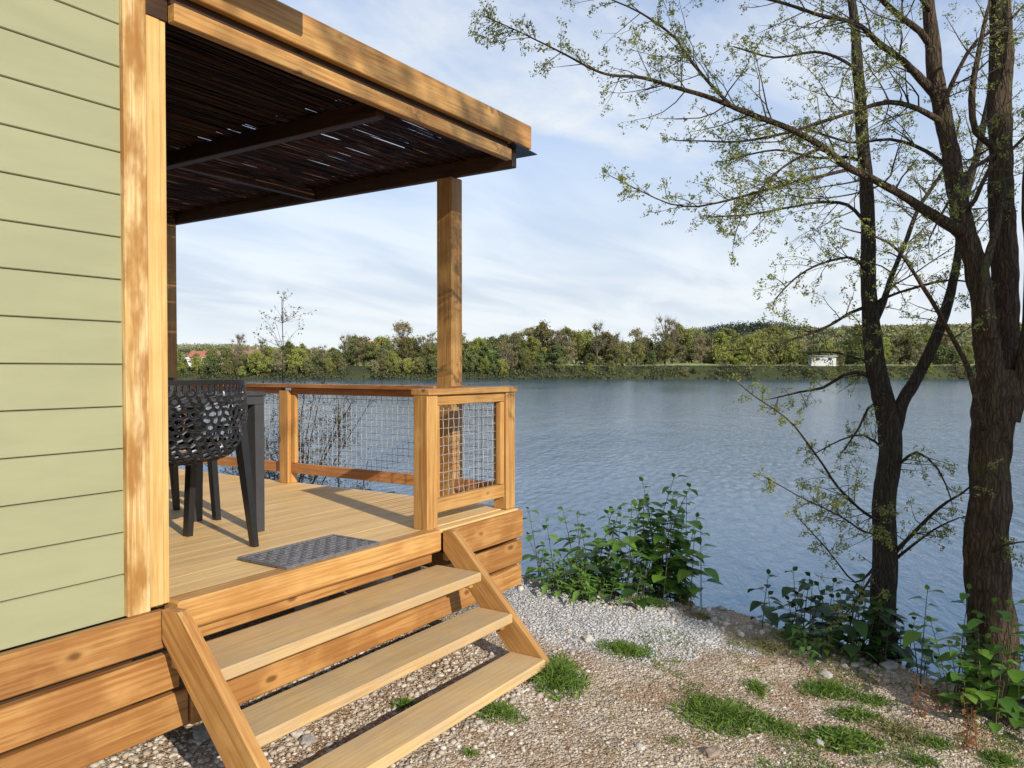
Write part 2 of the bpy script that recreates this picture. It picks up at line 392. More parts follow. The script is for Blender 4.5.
# ------------------------------------------------------------------ water
wm, t, b = newmat('lake water', .09, .5); b.inputs['IOR'].default_value = 1.333
b.inputs['Base Color'].default_value = (.03, .09, .165, 1)
oc = objcoord(t)
wn = tmap(t, oc, (1.0, 1.0, 1), rot=(0, 0, R(-20)))
a1 = tnoise(t, tmap(t, wn, (2.4, 6.5, 1)), 1, 5, .62, .5)
a2 = tnoise(t, tmap(t, wn, (.45, 1.5, 1)), 1, 4, .55, .3)
a3 = tnoise(t, tmap(t, wn, (.05, .09, 1)), 1, 3, .5)
hh = mth('ADD', mth('MULTIPLY', a1, .042, tree=t), mth('MULTIPLY', a2, .10, tree=t), tree=t)
bn = tbump(t, b, hh, .85, 1.0)
t.links.new(mrange(a3, .3, .7, .40, .75, tree=t), bn.inputs['Strength'])
mb = MB(); s_ = 5000
mb.add([(-s_, -s_, WZL), (s_, -s_, WZL), (s_, s_, WZL), (-s_, s_, WZL)], [[0, 1, 2, 3]])
tag(mb.build('lake_water', wm), kind='structure')

# ------------------------------------------------------------------ far shore terrain
FM, t, b = newmat('far land', .95, .1)
oc = objcoord(t)
c = tmix(t, mrange(tnoise(t, oc, .03, 6, .6), .35, .65, tree=t), (.035, .045, .02), (.07, .08, .03))
c = tmix(t, mrange(tnoise(t, oc, .4, 5, .7), .4, .7, 0, .6, tree=t), c, (.06, .055, .03)); t.links.new(c, b.inputs['Base Color'])
SH = 206.
def fz(f, r):
    z = -3.0
    e = f - SH - 3*mnoise.noise(Vector((r*.02, 1, 0)))
    if e > 0: z = -3.0 + 4.1*min(1, e/7.)**.7
    if r < -65: z -= .5*min(1, (-65-r)/20)*min(1, max(0, e)/8)
    # wooded hill on the right, long low ridge further back on the left
    def sm(v, a, b): v = max(0, min(1, (v-a)/(b-a))); return v*v*(3-2*v)
    z += 31*sm(f, 250, 620)*sm(r, 95 + .02*f, 265)*(1+.10*mnoise.noise(Vector((r*.008, f*.006, 3))))
    z += 26*sm(f, 380, 900)*sm(r, -260, -60)*(1-sm(r, 60, 260))*(1+.35*mnoise.noise(Vector((r*.006, f*.004, 9))))
    z += 27*sm(f, 500, 1000)*(1-sm(r, -330, -120))*(1+.3*mnoise.noise(Vector((r*.007, 2, 9))))
    z += 27*math.exp(-((f-1150)/190.)**2)*math.exp(-((r-345)/115.)**2)
    return z + (.5*mnoise.noise(Vector((f*.05, r*.05, 0))) if e > 9 else 0)
ff = np.concatenate([np.arange(200, 240, 1.5), np.arange(240, 700, 12), np.arange(700, 2600, 60)]); rr = np.concatenate([np.arange(-1500, -200, 60), np.arange(-200, 260, 5), np.arange(260, 1500, 60)])
V = np.array([tuple(W(f, r, fz(f, r))) for f in ff for r in rr]); nr = len(rr)
I = (np.arange(len(ff)-1)[:, None]*nr + np.arange(nr-1)[None, :]).ravel()
tag(npmesh('far_shore', V, np.stack([I, I+1, I+1+nr, I+nr], 1), FM, smooth=True), kind='structure')
# towpath on the dyke
PM = plain('towpath grass', (.22, .25, .09), .9, 0, .2, .5)
mb = MB(); rs = list(np.arange(14, 180, 4))
Vp = []; 
for r in rs:
    f0 = SH + 8.5 + 3*mnoise.noise(Vector((r*.02, 1, 0))); Vp += [W(f0, r, fz(f0, r)+.12), W(f0+2.6, r, fz(f0+2.6, r)+.45)]
mb.add(Vp, [[2*i, 2*i+1, 2*i+3, 2*i+2] for i in range(len(rs)-1)])
tag(mb.build('towpath', PM), kind='structure')

# leaf quads cloud
def quads(C, size, aspect=.6, flat=0.):
    n = len(C); C = np.asarray(C)
    a = rng.normal(size=(n, 3)); a[:, 2] *= (1-flat*.5); a /= np.linalg.norm(a, axis=1)[:, None]
    c_ = rng.normal(size=(n, 3)); c_ = np.cross(a, c_); c_ /= np.linalg.norm(c_, axis=1)[:, None]
    s = (size*(.6+.8*rng.random(n)))[:, None] if np.isscalar(size) else size[:, None]
    V = np.stack([C-a*s, C-c_*s*aspect, C+a*s, C+c_*s*aspect], 1).reshape(-1, 3)
    return V, np.arange(4*n).reshape(-1, 4)
def crown_pts(n, H, Wd, lobes, z0, seed, shell=.55):
    r = np.random.default_rng(seed); P = []
    cs = []
    for k in range(lobes):
        a = r.random()*6.28; q = r.random()**.6; zz_ = z0 + (H-z0)*(.12+.85*r.random())
        prof = math.sin(math.pi*min(1, max(.12, (zz_-z0)/(H-z0)*.8+.12)))
        cs.append((math.cos(a)*Wd*.5*q*prof, math.sin(a)*Wd*.5*q*prof, zz_, Wd*(.07+.11*r.random())))
    per = n//lobes
    for c in cs:
        d = r.normal(size=(per, 3)); d /= np.linalg.norm(d, axis=1)[:, None]
        rad = c[3]*(shell+(1-shell)*r.random(per))*(1+.5*r.normal(size=per)*.7)
        P.append(np.array(c[:3]) + d*rad[:, None]*np.array([1, 1, .85]))
    return np.concatenate(P), cs
FT = [islandmat('far leaves olive', [(.14, .15, .055), (.22, .23, .07), (.28, .28, .09)], .8, .35, posvar=.25),
      islandmat('far leaves brown buds', [(.20, .175, .085), (.28, .245, .12), (.35, .32, .16)], .8, .3, posvar=.2),
      islandmat('far leaves spring green', [(.24, .28, .06), (.33, .36, .08), (.28, .30, .09)], .8, .35, posvar=.2),
      islandmat('far leaves dark', [(.08, .10, .04), (.11, .14, .045), (.14, .17, .06)], .8, .1, posvar=.25)]
FB = plain('far trunk bark', (.11, .09, .065), .9, 0, .2, 2)
FBP = plain('far pale birch bark', (.42, .38, .32), .9, 0, .2, 2)
def far_tree(name, label, H, Wd, lobes, n, z0, mat, seed, ls, group, bark=FB, bare=False):
    t_ = thing(name, (0, 0, 0), label, 'tree', group, local=True)
    r = random.Random(seed); P, cs = crown_pts(n, H, Wd, lobes, z0, seed, .35 if not bare else .0)
    m_ = MB(); top = Vector((r.uniform(-.3, .3), r.uniform(-.3, .3), H*.93))
    m_.tube([(0, 0, -1.), (0, 0, z0), (top.x*.5, top.y*.5, H*.55), tuple(top)], [H*.022, H*.018, H*.011, H*.003], 6)
    for c in cs:
        st = Vector((top.x*.3, top.y*.3, max(z0*.7, min(H*.8, c[2]*.62)))); e_ = Vector(c[:3])
        m_.tube([st, (st+e_)/2+Vector((0, 0, .2)), e_+Vector((0, 0, c[3]*.6))], [H*.008, H*.005, H*.0015], 4)
        if bare:
            for _ in range(7):
                q = e_ + Vector((r.uniform(-1, 1), r.uniform(-1, 1), r.uniform(.0, 1.3)))*c[3]*1.5; m_.tube([e_-Vector((0, 0, c[3]*.4)), q], [H*.0035, H*.001], 3)
    m_.build('trunk', bark, t_)
    V, F = quads(P, ls); npmesh('crown', V, F, mat, t_)
    return t_
FARG = 'trees along the far shore of the lake'
kinds = [
  ('broadleaf_tree', 'olive green bushy tree in the belt on the far shore', 9., 7.5, 46, 4600, .9, FT[0], .22),
  ('budding_tree', 'brownish tree just coming into bud in the belt on the far shore', 9.5, 7., 46, 3200, 1.2, FT[1], .17),
  ('bright_tree', 'yellow green fresh leaved tree in the belt on the far shore', 8.5, 7.5, 42, 4600, 1.0, FT[2], .22),
  ('bare_tree', 'tall thin crowned tree rising above the belt on the far shore', 13., 7., 26, 1100, 4., FT[1], .17),
  ('dense_tree', 'low dark green tree in the belt on the far shore', 7., 7., 36, 4600, .5, FT[3], .26),
]
protos = []
for i, k in enumerate(kinds):
    protos.append([far_tree(k[0], k[1], *k[2:8], 100+7*i+j, k[8], FARG, bare=(i == 3)) for j in range(2)])
used = set()
def put_far(ki, f, r, s):
    src = protos[ki][random.randint(0, 1)]
    o = copy_tree(src) if src.name in used else src
    used.add(src.name)
    o.location = W(f, r, fz(f, r)-.2); o.rotation_euler = (0, 0, random.random()*6.28); sxy = s*random.uniform(.9, 1.15)
    o.scale = (sxy, sxy, s)
# back and front rows; r = metres right of the view axis
r = -99.
while r < 168:
    px = 512+FPX*r/225
    w_ = [.27, .36, .13, .10, .14] if px < 700 else [.36, .17, .27, .06, .14]
    k = random.choices(range(5), w_)[0]
    s = {0: 1.1, 1: 1.15, 2: 1.05, 3: 1.0, 4: 1.0}[k]*random.uniform(.6, 1.25)
    if px < 330: s *= .62
    if px < 245: s *= .8
    put_far(k, random.uniform(226, 240), r, s); r += random.uniform(2.6, 4.2)
r = -99.
while r < 168:
    px = 512+FPX*r/218
    k = random.choices(range(5), [.34, .28, .14, .0, .24])[0]
    put_far(k, random.uniform(217, 222), r + random.random(), random.uniform(.5, .85)*(.8 if px < 250 else 1)); r += random.uniform(3.2, 6.5)
for _ in range(74):
    r = random.uniform(-97, 16) if _ < 52 else random.uniform(16, 165)
    e0 = 3*mnoise.noise(Vector((r*.02, 1, 0))); k = random.choices(range(5), [.3, .22, .22, .04, .22])[0]
    put_far(k, SH+e0+random.uniform(1.0, 5.0), r, random.uniform(.35, .8) if r < 16 else random.uniform(.22, .42))
for px, s in ((597, 1.0), (617, .8), (672, 1.05), (700, .85), (560, .85), (515, .75), (432, .78), (240, .75), (262, .62), (345, .75), (810, .6)):
    put_far(3, 223, (px-512)/FPX*223, s)
for px, s in ((478, .95), (533, .95), (722, 1.1), (752, 1.05), (790, 1.0)):
    put_far(2, 219, (px-512)/FPX*219, s)

# dark bank shrubs and the woods on the hills: read as masses
def mass(name, spots, mat, per, ls, sq=.8):
    P = []; S = []
    for (f, r, z, s) in spots:
        d = rng.normal(size=(per, 3)); d /= np.linalg.norm(d, axis=1)[:, None]; rad = s*(.6+.5*rng.random(per))
        q = d*rad[:, None]*np.array([1, 1, sq]); q[:, 2] = np.abs(q[:, 2])*1.1 - .1*s
        P.append(np.array(W(f, r, z)) + q)
    P = np.concatenate(P); V, F = quads(P, ls); o = npmesh(name, V, F, mat)
    return tag(o, kind='stuff')
sp_ = []
for _ in range(1150):
    r_ = random.uniform(-100, 170); e0 = 3*mnoise.noise(Vector((r_*.02, 1, 0))); f_ = SH-e0*0+3*mnoise.noise(Vector((r_*.02, 1, 0)))+random.uniform(.1, 6.5)
    sp_.append((f_, r_, fz(f_, r_)-.3, max(.35, (1.1+2.3*mnoise.noise(Vector((r_*.11, 7, 0))))*random.uniform(.6, 1.25))*(1 if r_ > 15 else 1.35)))
DK = islandmat('bank shrub leaves', [(.03, .035, .02), (.06, .075, .03), (.13, .12, .06), (.12, .16, .05)], .8, .1)
tag(mass('bank_shrubs', sp_, DK, 90, .2), 'dark tangle of low shrubs along the waterline of the far shore', 'shrubs')
sp_ = [(SH+5.5, (px-512)/FPX*211+random.uniform(-2, 2), -1.0, random.uniform(.8, 1.3)) for px in (548, 552, 556) for _ in range(2)]
tag(mass('dead_brush', sp_, islandmat('rusty brush', [(.20, .11, .06), (.27, .16, .09)], .8), 160, .14), 'rusty brown heap of dead brush at the far waterline', 'brush')
hills = []; con = []
for _ in range(2600):
    f_ = random.uniform(260, 760); r_ = random.uniform(-.47, .68)*f_
    if abs(r_/f_) > .7: continue
    hills.append((f_, r_, fz(f_, r_), random.uniform(3.2, 5.6)*(1 if f_ > 330 else .75)*(1 if r_/f_ > -.25 else .8)))
for _ in range(900):
    f_ = random.uniform(760, 1150); r_ = random.uniform(-.5, .7)*f_; hills.append((f_, r_, fz(f_, r_), random.uniform(5.5, 8)))
HW = islandmat('hill wood leaves', [(.14, .16, .07), (.19, .21, .08), (.24, .23, .11), (.22, .19, .11), (.27, .30, .10)], .8, .1)
tag(mass('hill_woods', hills, HW, 90, .85), 'hazy budding woods covering the hills behind the far shore', 'woods')
for _ in range(420):
    f_ = random.gauss(1130, 90); r_ = random.gauss(345, 80); con.append((f_, r_, fz(f_, r_), random.uniform(5, 8)))
tag(mass('conifer_wood', con, islandmat('conifers far', [(.02, .035, .02), (.03, .045, .025)], .8), 50, 1.1, 1.6), 'dark conifer wood on top of the distant hill', 'woods')

# far houses
WHT = plain('white render', (.78, .77, .74), .8, 0, .05, .5); TILE = plain('red roof tiles', (.36, .13, .08), .8, 0, .2, 1.5); TILEB = plain('brown roof tiles', (.26, .14, .10), .8, 0, .2, 1.5)
PINK = plain('pale render', (.60, .48, .38), .8, 0, .05, .5); GLS = plain('window dark', (.04, .045, .05), .2); GRYR = plain('grey roof', (.30, .31, .33), .7)
CARA = plain('weathered white panel', (.50, .50, .47), .8, 0, .1, .5)
def house(px, f, z, w_, d_, h_, rh, wall, roof, label, name='house', rot=0., cat='house', yaw=0.):
    c = W(f, (px-512)/FPX*f, z)
    t_ = thing(name, c, label, cat, 'buildings beyond the far shore', local=True); t_.rotation_euler = (0, 0, math.atan2(CR.y, CR.x)+yaw)
    m_ = MB(); m_.box((-w_/2, -d_/2, -3), (w_/2, d_/2, h_), .02)
    if rh > .8: m_.prism([(-d_/2+.02, h_), (d_/2-.02, h_), (0, h_+rh-.12)], 0, -w_/2+.02, w_/2-.02)
    m_.build('wall', wall, t_)
    m_ = MB()
    o = .35
    m_.prism([(-d_/2-o, h_-.05), (0, h_+rh), (d_/2+o, h_-.05), (d_/2+o, h_+.12), (0, h_+rh+.18), (-d_/2-o, h_+.12)], 0, -w_/2-o, w_/2+o)
    rf = m_.build('roof', roof, t_)
    if rh > .8: m_ = MB(); m_.box((w_*.2, .4, h_+rh*.4), (w_*.2+.6, 1.0, h_+rh+.9)); m_.build('chimney', wall, rf)
    k = max(2, int(w_/2.6))
    for i in range(k):
        x = -w_/2+(i+.5)*w_/k; m_ = MB(); m_.box((x-.5, -d_/2-.04, h_*.36), (x+.5, -d_/2+.05, h_*.8), .01); m_.build('window', GLS, t_)
    return t_
house(190, 262, .6, 13, 7, 3.0, .5, WHT, WHT, 'long low white building furthest left on the far shore', 'bungalow')
house(206, 280, .8, 10, 8, 3.2, 2.6, WHT, TILE, 'white house with red roof right of the long low white building, far shore')
house(226, 300, 1.0, 13, 9, 2.8, 3.2, PINK, TILEB, 'wide house with a red brown roof between the white house and the high pale house')
house(251, 320, 2.2, 11, 8, 3.6, 2.6, PINK, TILEB, 'small pale house with brown roof standing high behind the far trees')
house(268, 285, 1., 15, 8, 2.4, 1.0, WHT, GRYR, 'long pale shed with grey roof showing between the far shore trees', 'shed', cat='shed')
house(374, 290, 3.4, 9, 8, 3.6, 3.6, PINK, TILE, 'house with a bright orange red roof right of the bare sapling, half hidden by trees')
house(497, 221.5, .6, 2.2, 2.2, 5.0, .8, WHT, GRYR, 'small white hut tower among the trees left of centre on the far shore', 'hut', cat='hut')
house(822, 214, 2.0, 6.8, 2.2, 1.7, .15, CARA, GRYR, 'long white caravan parked on the far bank behind the slender tree', 'caravan', cat='caravan')

# ------------------------------------------------------------------ cabin
E = -.87
FY = 2.66
cab = thing('cabin', (-1, FY+1, -1.4), 'sage green clapboard cabin wall at the left edge with a pine corner board', 'cabin')
m_ = MB(); z = -.87-.03; zz0 = -.731
zs = [-.885] + [zz0+.15*k for k in range(0, 17)]
for a, b2 in zip(zs[:-1], zs[1:]):    # boards with a shadow gap between them
    m_.prism([(FY+.020, a+.0022), (FY+.016, a+.005), (FY+.016, b2-.0035), (FY+.022, b2-.0005), (FY+.06, b2-.0005), (FY+.06, a+.0022)], 0, -5.0, 1.567)
m_.build('siding', SIDING, cab)
m_ = MB(); m_.box((-5, FY+.055, -1.3), (1.60, FY+.16, 1.68)); m_.box((1.60, FY+.14, -.87), (1.70, 6.4, 1.68)); m_.build('wall', plain('wall core', (.05, .05, .045), .9), cab)
m_ = MB(); m_.box((1.568, FY-.008, -.883), (1.655, FY+.045, 1.68), .004); m_.build('corner_board', TRIM, cab)
m_ = MB(); m_.box((1.657, FY-.002, -.872), (1.712, FY+.10, 1.286), .004); m_.box((1.7135, FY+.004, -.872), (1.738, FY+.10, 1.286), .003); m_.build('door_post', TRIM2, cab)
m_ = MB(); m_.box((-5.2, 2.20, 1.62), (2.19, 6.8, 1.82), .01); m_.build('roof', ROOFM, cab)

# ------------------------------------------------------------------ deck
dk = thing('deck', (3, 4.5, -1.5), 'raised honey pine deck with boarded skirt at the edge of the lake', 'deck')
m_ = MB(); y = 2.725; k = 0
while y < 6.3:
    m_.box((1.72, y, E-.028), (4.135, y+.1175, E+random.uniform(-.0006, .0006)), .0005); y += .1195
m_.build('deck_surface', DECK, dk)
m_ = MB(); m_.box((1.745, 2.618, E-.112), (3.322, 2.72, E+.004), .01); m_.build('nosing_board', WX, dk)
m_ = MB(); m_.box((3.325, 2.65, E-.028), (4.135, 2.72, E-.004), .003); m_.build('edge_board', DECK, dk)
sk = [(-1.022, -.884), (-1.188, -1.050), (-1.345, -1.209)]
for i, (a, b2) in enumerate(sk):
    m_ = MB(); m_.box((-4, 2.625+.006*i, a), ((1.70, 1.755, 1.795)[i], 2.668+.004*i, b2), .005); m_.build('skirt_board', SKX, dk)
for i, (a, b2) in enumerate([(-1.045, -.880), (-1.207, -1.070), (-1.352, -1.228)]):
    m_ = MB(); m_.box(((3.36, 3.3, 1.80)[i], 2.615+.006*i, a), (4.142, 2.645+.004*i, b2), .005); m_.build('skirt_board', SKX, dk)
for i, (a, b2) in enumerate([(-1.045, -.984), (-1.165, -1.075)]):
    m_ = MB(); m_.box((1.80, 2.668, a), (3.298, 2.698, b2), .004); m_.build('skirt_board', SKX, dk)
for i, (a, b2) in enumerate([(-1.045, -.880), (-1.207, -1.070), (-1.352, -1.228)]):
    m_ = MB(); m_.box((4.144, 2.66, a), (4.168, 6.3, b2), .004); m_.build('skirt_board', WY, dk)
m_ = MB()
for x in (1.75, 2.35, 2.95, 3.55, 4.1): m_.box((x, 2.72, -1.06), (x+.045, 6.28, E-.032))
m_.build('joist', DKY, dk)
for x in (1.85, 3.2, 4.05):
    for y in (3.5, 4.7, 6.0):
        m_ = MB(); m_.box((x-.07, y-.07, -2.3 if x > 4 else -1.75), (x+.07, y+.07, -1.062)); m_.build('footing', plain('concrete', (.35, .34, .32), .9, bump=.3), dk)
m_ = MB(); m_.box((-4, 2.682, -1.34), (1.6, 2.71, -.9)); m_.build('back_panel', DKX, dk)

# ------------------------------------------------------------------ steps
SW = wood('stringer wood', 1, HL, HM, HD, rot=R(-45))
st = thing('wooden_steps', (2.5, 2.2, -1.52), 'three open wooden treads between slanted pine stringers leading up to the deck', 'steps')
for x0, oy in ((1.672, .012), (3.325, .042)):
    m_ = MB(); gy0 = 1.86
    poly = [(2.614, -.874), (2.51+oy, -.870), (2.483+oy, -.893), (1.846+oy, -1.545), (2.055+oy, -1.545), (2.612, -.988+oy*.3)]
    m_.prism(poly, 0, x0, x0+.045); m_.build('stringer', SW, st)
for (zt, y0, y1) in ((-1.06, 2.355, 2.655), (-1.245, 2.16, 2.385), (-1.44, 1.965, 2.175)):
    m_ = MB(); m_.box((1.719, y0, zt-.048), (3.323, y1, zt), .006); m_.build('tread', TX, st)
for x in (1.719, 3.293):
    for zt, y in ((-1.06, 2.47), (-1.245, 2.27)):
        m_ = MB(); m_.box((x, y-.06, zt-.09), (x+.03, y+.06, zt-.05)); m_.build('cleat', WX, st)

# ------------------------------------------------------------------ railings
def wire_mesh(axis, fixed, a0, a1, z0, z1, step=.0495):
    m_ = MB(); n = int(round((a1-a0)/step)); k = int(round((z1-z0)/step))
    def P(a, z, off): return (a, fixed+off, z) if axis == 0 else (fixed+off, a, z)
    for i in range(n+1):
        a = a0+(a1-a0)*(i+.5*0)/n; s_ = 1 if i % 2 else -1
        m_.tube([P(a+.001*math.sin(j*2.1+i), z0+(z1-z0)*j/(2*k), .0024*s_*math.cos(math.pi*j/2)) for j in range(2*k+1)], .0021, 5)
    for j in range(k+1):
        z = z0+(z1-z0)*j/k; s_ = -1 if j % 2 else 1
        m_.tube([P(a0+(a1-a0)*i/(2*n), z+.001*math.sin(i*1.7+j), .0024*s_*math.cos(math.pi*i/2)) for i in range(2*n+1)], .0021, 5)
    return m_
rl = thing('front_railing', (3.7, 2.73, E), 'short front railing panel with pale wire mesh beside the top of the steps', 'railing', 'railings of the deck')
m_ = MB(); m_.box((3.27, 2.676, E), (3.36, 2.776, -.138), .004); m_.build('post', WZ, rl)
m_ = MB(); m_.box((4.045, 2.676, E), (4.142, 2.776, -.138), .004); m_.build('post', WZ, rl)
m_ = MB(); m_.box((3.268, 2.664, -.137), (4.152, 2.79, -.104), .003); m_.build('handrail', WX, rl)
m_ = MB(); m_.box((3.363, 2.69, -.195), (4.042, 2.73, -.140), .003); m_.build('top_rail', WX, rl)
m_ = MB(); m_.box((3.363, 2.69, -.790), (4.042, 2.73, -.712), .003); m_.build('bottom_rail', WX, rl)
for x in (3.362, 4.004):
    m_ = MB(); m_.box((x, 2.692, -.710), (x+.036, 2.728, -.197), .003); m_.build('stile', WZ, rl)
wire_mesh(0, 2.735, 3.385, 4.02, -.73, -.18).build('wire_mesh', WIRE, rl, smooth=True)
sr = thing('side_railing', (4.1, 4.5, E), 'long lakeside railing with reddish handrail and dark wire mesh behind the table', 'railing', 'railings of the deck')
for (y0, y1) in ((4.69, 4.79),):
    m_ = MB(); m_.box((4.055, y0, E), (4.15, y1, -.158), .004); m_.build('post', WZ, sr)
m_ = MB(); m_.box((4.04, 2.793, -.136), (4.185, 3.128, -.106), .004); m_.box((4.04, 3.252, -.136), (4.185, 6.08, -.106), .004); m_.build('handrail', RY, sr)
for (y0, y1) in ((2.778, 3.128), (3.252, 4.688), (4.792, 6.09)):
    m_ = MB(); m_.box((4.085, y0, -.185), (4.125, y1, -.138), .003); m_.build('top_rail', RY, sr)
    m_ = MB(); m_.box((4.085, y0, -.790), (4.125, y1, -.715), .003); m_.build('bottom_rail', RY, sr)
    if y1-y0 > 1:
        for yy in (y0, y1-.04):
            m_ = MB(); m_.box((4.087, yy, -.713), (4.123, yy+.04, -.187), .003); m_.build('stile', WZ, sr)
    wire_mesh(1, 4.131, y0+.002, y1-.002, -.74, -.165).build('wire_mesh', WIRE, sr, smooth=True)

# ------------------------------------------------------------------ pergola roof over the deck
pg = thing('pergola', (3, 4.5, E), 'flat pergola roof of pine beams and dark willow screening over the deck', 'pergola')
m_ = MB(); m_.box((4.072, 3.125, E), (4.188, 3.252, 1.266), .005); m_.build('post', WZ, pg)
m_ = MB(); m_.box((4.0, 6.15, E), (4.10, 6.25, 1.265), .005); m_.build('post', WZ, pg)
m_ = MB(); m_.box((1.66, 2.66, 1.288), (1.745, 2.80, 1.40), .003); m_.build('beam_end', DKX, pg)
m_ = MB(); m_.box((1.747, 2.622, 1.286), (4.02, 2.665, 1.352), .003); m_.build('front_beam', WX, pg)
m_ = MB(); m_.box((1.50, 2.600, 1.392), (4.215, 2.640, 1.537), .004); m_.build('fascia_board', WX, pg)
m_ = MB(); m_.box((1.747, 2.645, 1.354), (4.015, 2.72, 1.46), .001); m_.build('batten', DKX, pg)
m_ = MB(); m_.box((4.187, 2.642, 1.392), (4.225, 6.35, 1.537), .004); m_.build('side_fascia', RY, pg)
m_ = MB(); m_.prism([(4.02, 2.60), (4.315, 2.62), (4.315, 6.4), (4.02, 6.4)], 2, 1.384, 1.3895); m_.build('flashing', BLACKM, pg)
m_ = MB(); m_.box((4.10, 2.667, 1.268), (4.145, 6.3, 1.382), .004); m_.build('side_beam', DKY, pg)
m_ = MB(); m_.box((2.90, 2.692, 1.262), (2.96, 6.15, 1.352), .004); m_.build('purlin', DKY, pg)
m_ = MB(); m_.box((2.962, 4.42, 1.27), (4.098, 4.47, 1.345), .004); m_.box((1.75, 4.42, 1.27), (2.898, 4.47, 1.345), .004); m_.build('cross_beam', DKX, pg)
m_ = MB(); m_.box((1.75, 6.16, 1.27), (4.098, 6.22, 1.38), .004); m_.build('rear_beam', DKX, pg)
m_ = MB()
for layer in range(2):
    y = 2.70
    while y < 6.3:
        x = 1.72 - random.random()*.3
        while x < 4.16:
            ln = random.uniform(.7, 1.5); x1 = min(4.17, x+ln); zz_ = 1.362+.010*layer+random.uniform(-.004, .004); dy = random.uniform(-.012, .012); q = random.uniform(.0028, .0055)
            n_ = 4; ph = random.random()*6
            m_.tube([(x+(x1-x)*i/n_, y+dy*i/n_+.004*math.sin(ph+i*1.6), zz_+.003*math.sin(ph*2+i)) for i in range(n_+1)], [q, q, q*.95, q*.85, q*.7], 5, cap=False)
            x = x1-.05 if x1 < 4.16 else 9
        y += random.uniform(.0088, .0132) if random.random() < .86 else .019
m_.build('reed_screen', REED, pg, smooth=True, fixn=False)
m_ = MB(); m_.box((1.5, 2.645, 1.393), (2.90, 6.35, 1.402), .001); m_.build('roof_sheet', BLACKM, pg)

# ------------------------------------------------------------------ table, chairs, mat
tb = thing('table', (2.2, 3.8, E), 'dark grey plastic garden table with square legs on the deck', 'table')
TX0, TX1, TY0, TY1, TZ = 1.86, 2.80, 3.40, 4.02, -.118
m_ = MB(); m_.box((TX0, TY0, TZ-.022), (TX1, TY1, TZ), .006); m_.build('table_top', TABLEM, tb)
m_ = MB(); m_.box((TX0+.012, TY0+.008, TZ-.066), (TX1-.012, TY0+.035, TZ-.023), .003); m_.box((TX0+.012, TY1-.035, TZ-.066), (TX1-.012, TY1-.008, TZ-.023), .003)
m_.box((TX0+.008, TY0+.036, TZ-.066), (TX0+.035, TY1-.036, TZ-.023), .003); m_.box((TX1-.035, TY0+.036, TZ-.066), (TX1-.008, TY1-.036, TZ-.023), .003); m_.build('apron', TABLEM, tb)
for sx_ in (0, 1):
    for sy_ in (0, 1):
        X = TX1-.012 if sx_ else TX0+.012; Y = TY1-.012 if sy_ else TY0+.012; dx = -1 if sx_ else 1; dy = -1 if sy_ else 1
        m_ = MB(); Vv = []
        for (z_, w_, wy) in ((E, .052, .055), (TZ-.024, .062, .075)):
            Vv += [(X, Y, z_), (X+dx*w_, Y, z_), (X+dx*w_, Y+dy*wy, z_), (X, Y+dy*wy, z_)]
        m_.add(Vv, [[0, 1, 2, 3], [4, 5, 6, 7]]+[[i, (i+1) % 4, 4+(i+1) % 4, 4+i] for i in range(4)])
        m_.build('leg', TABLEM, tb)
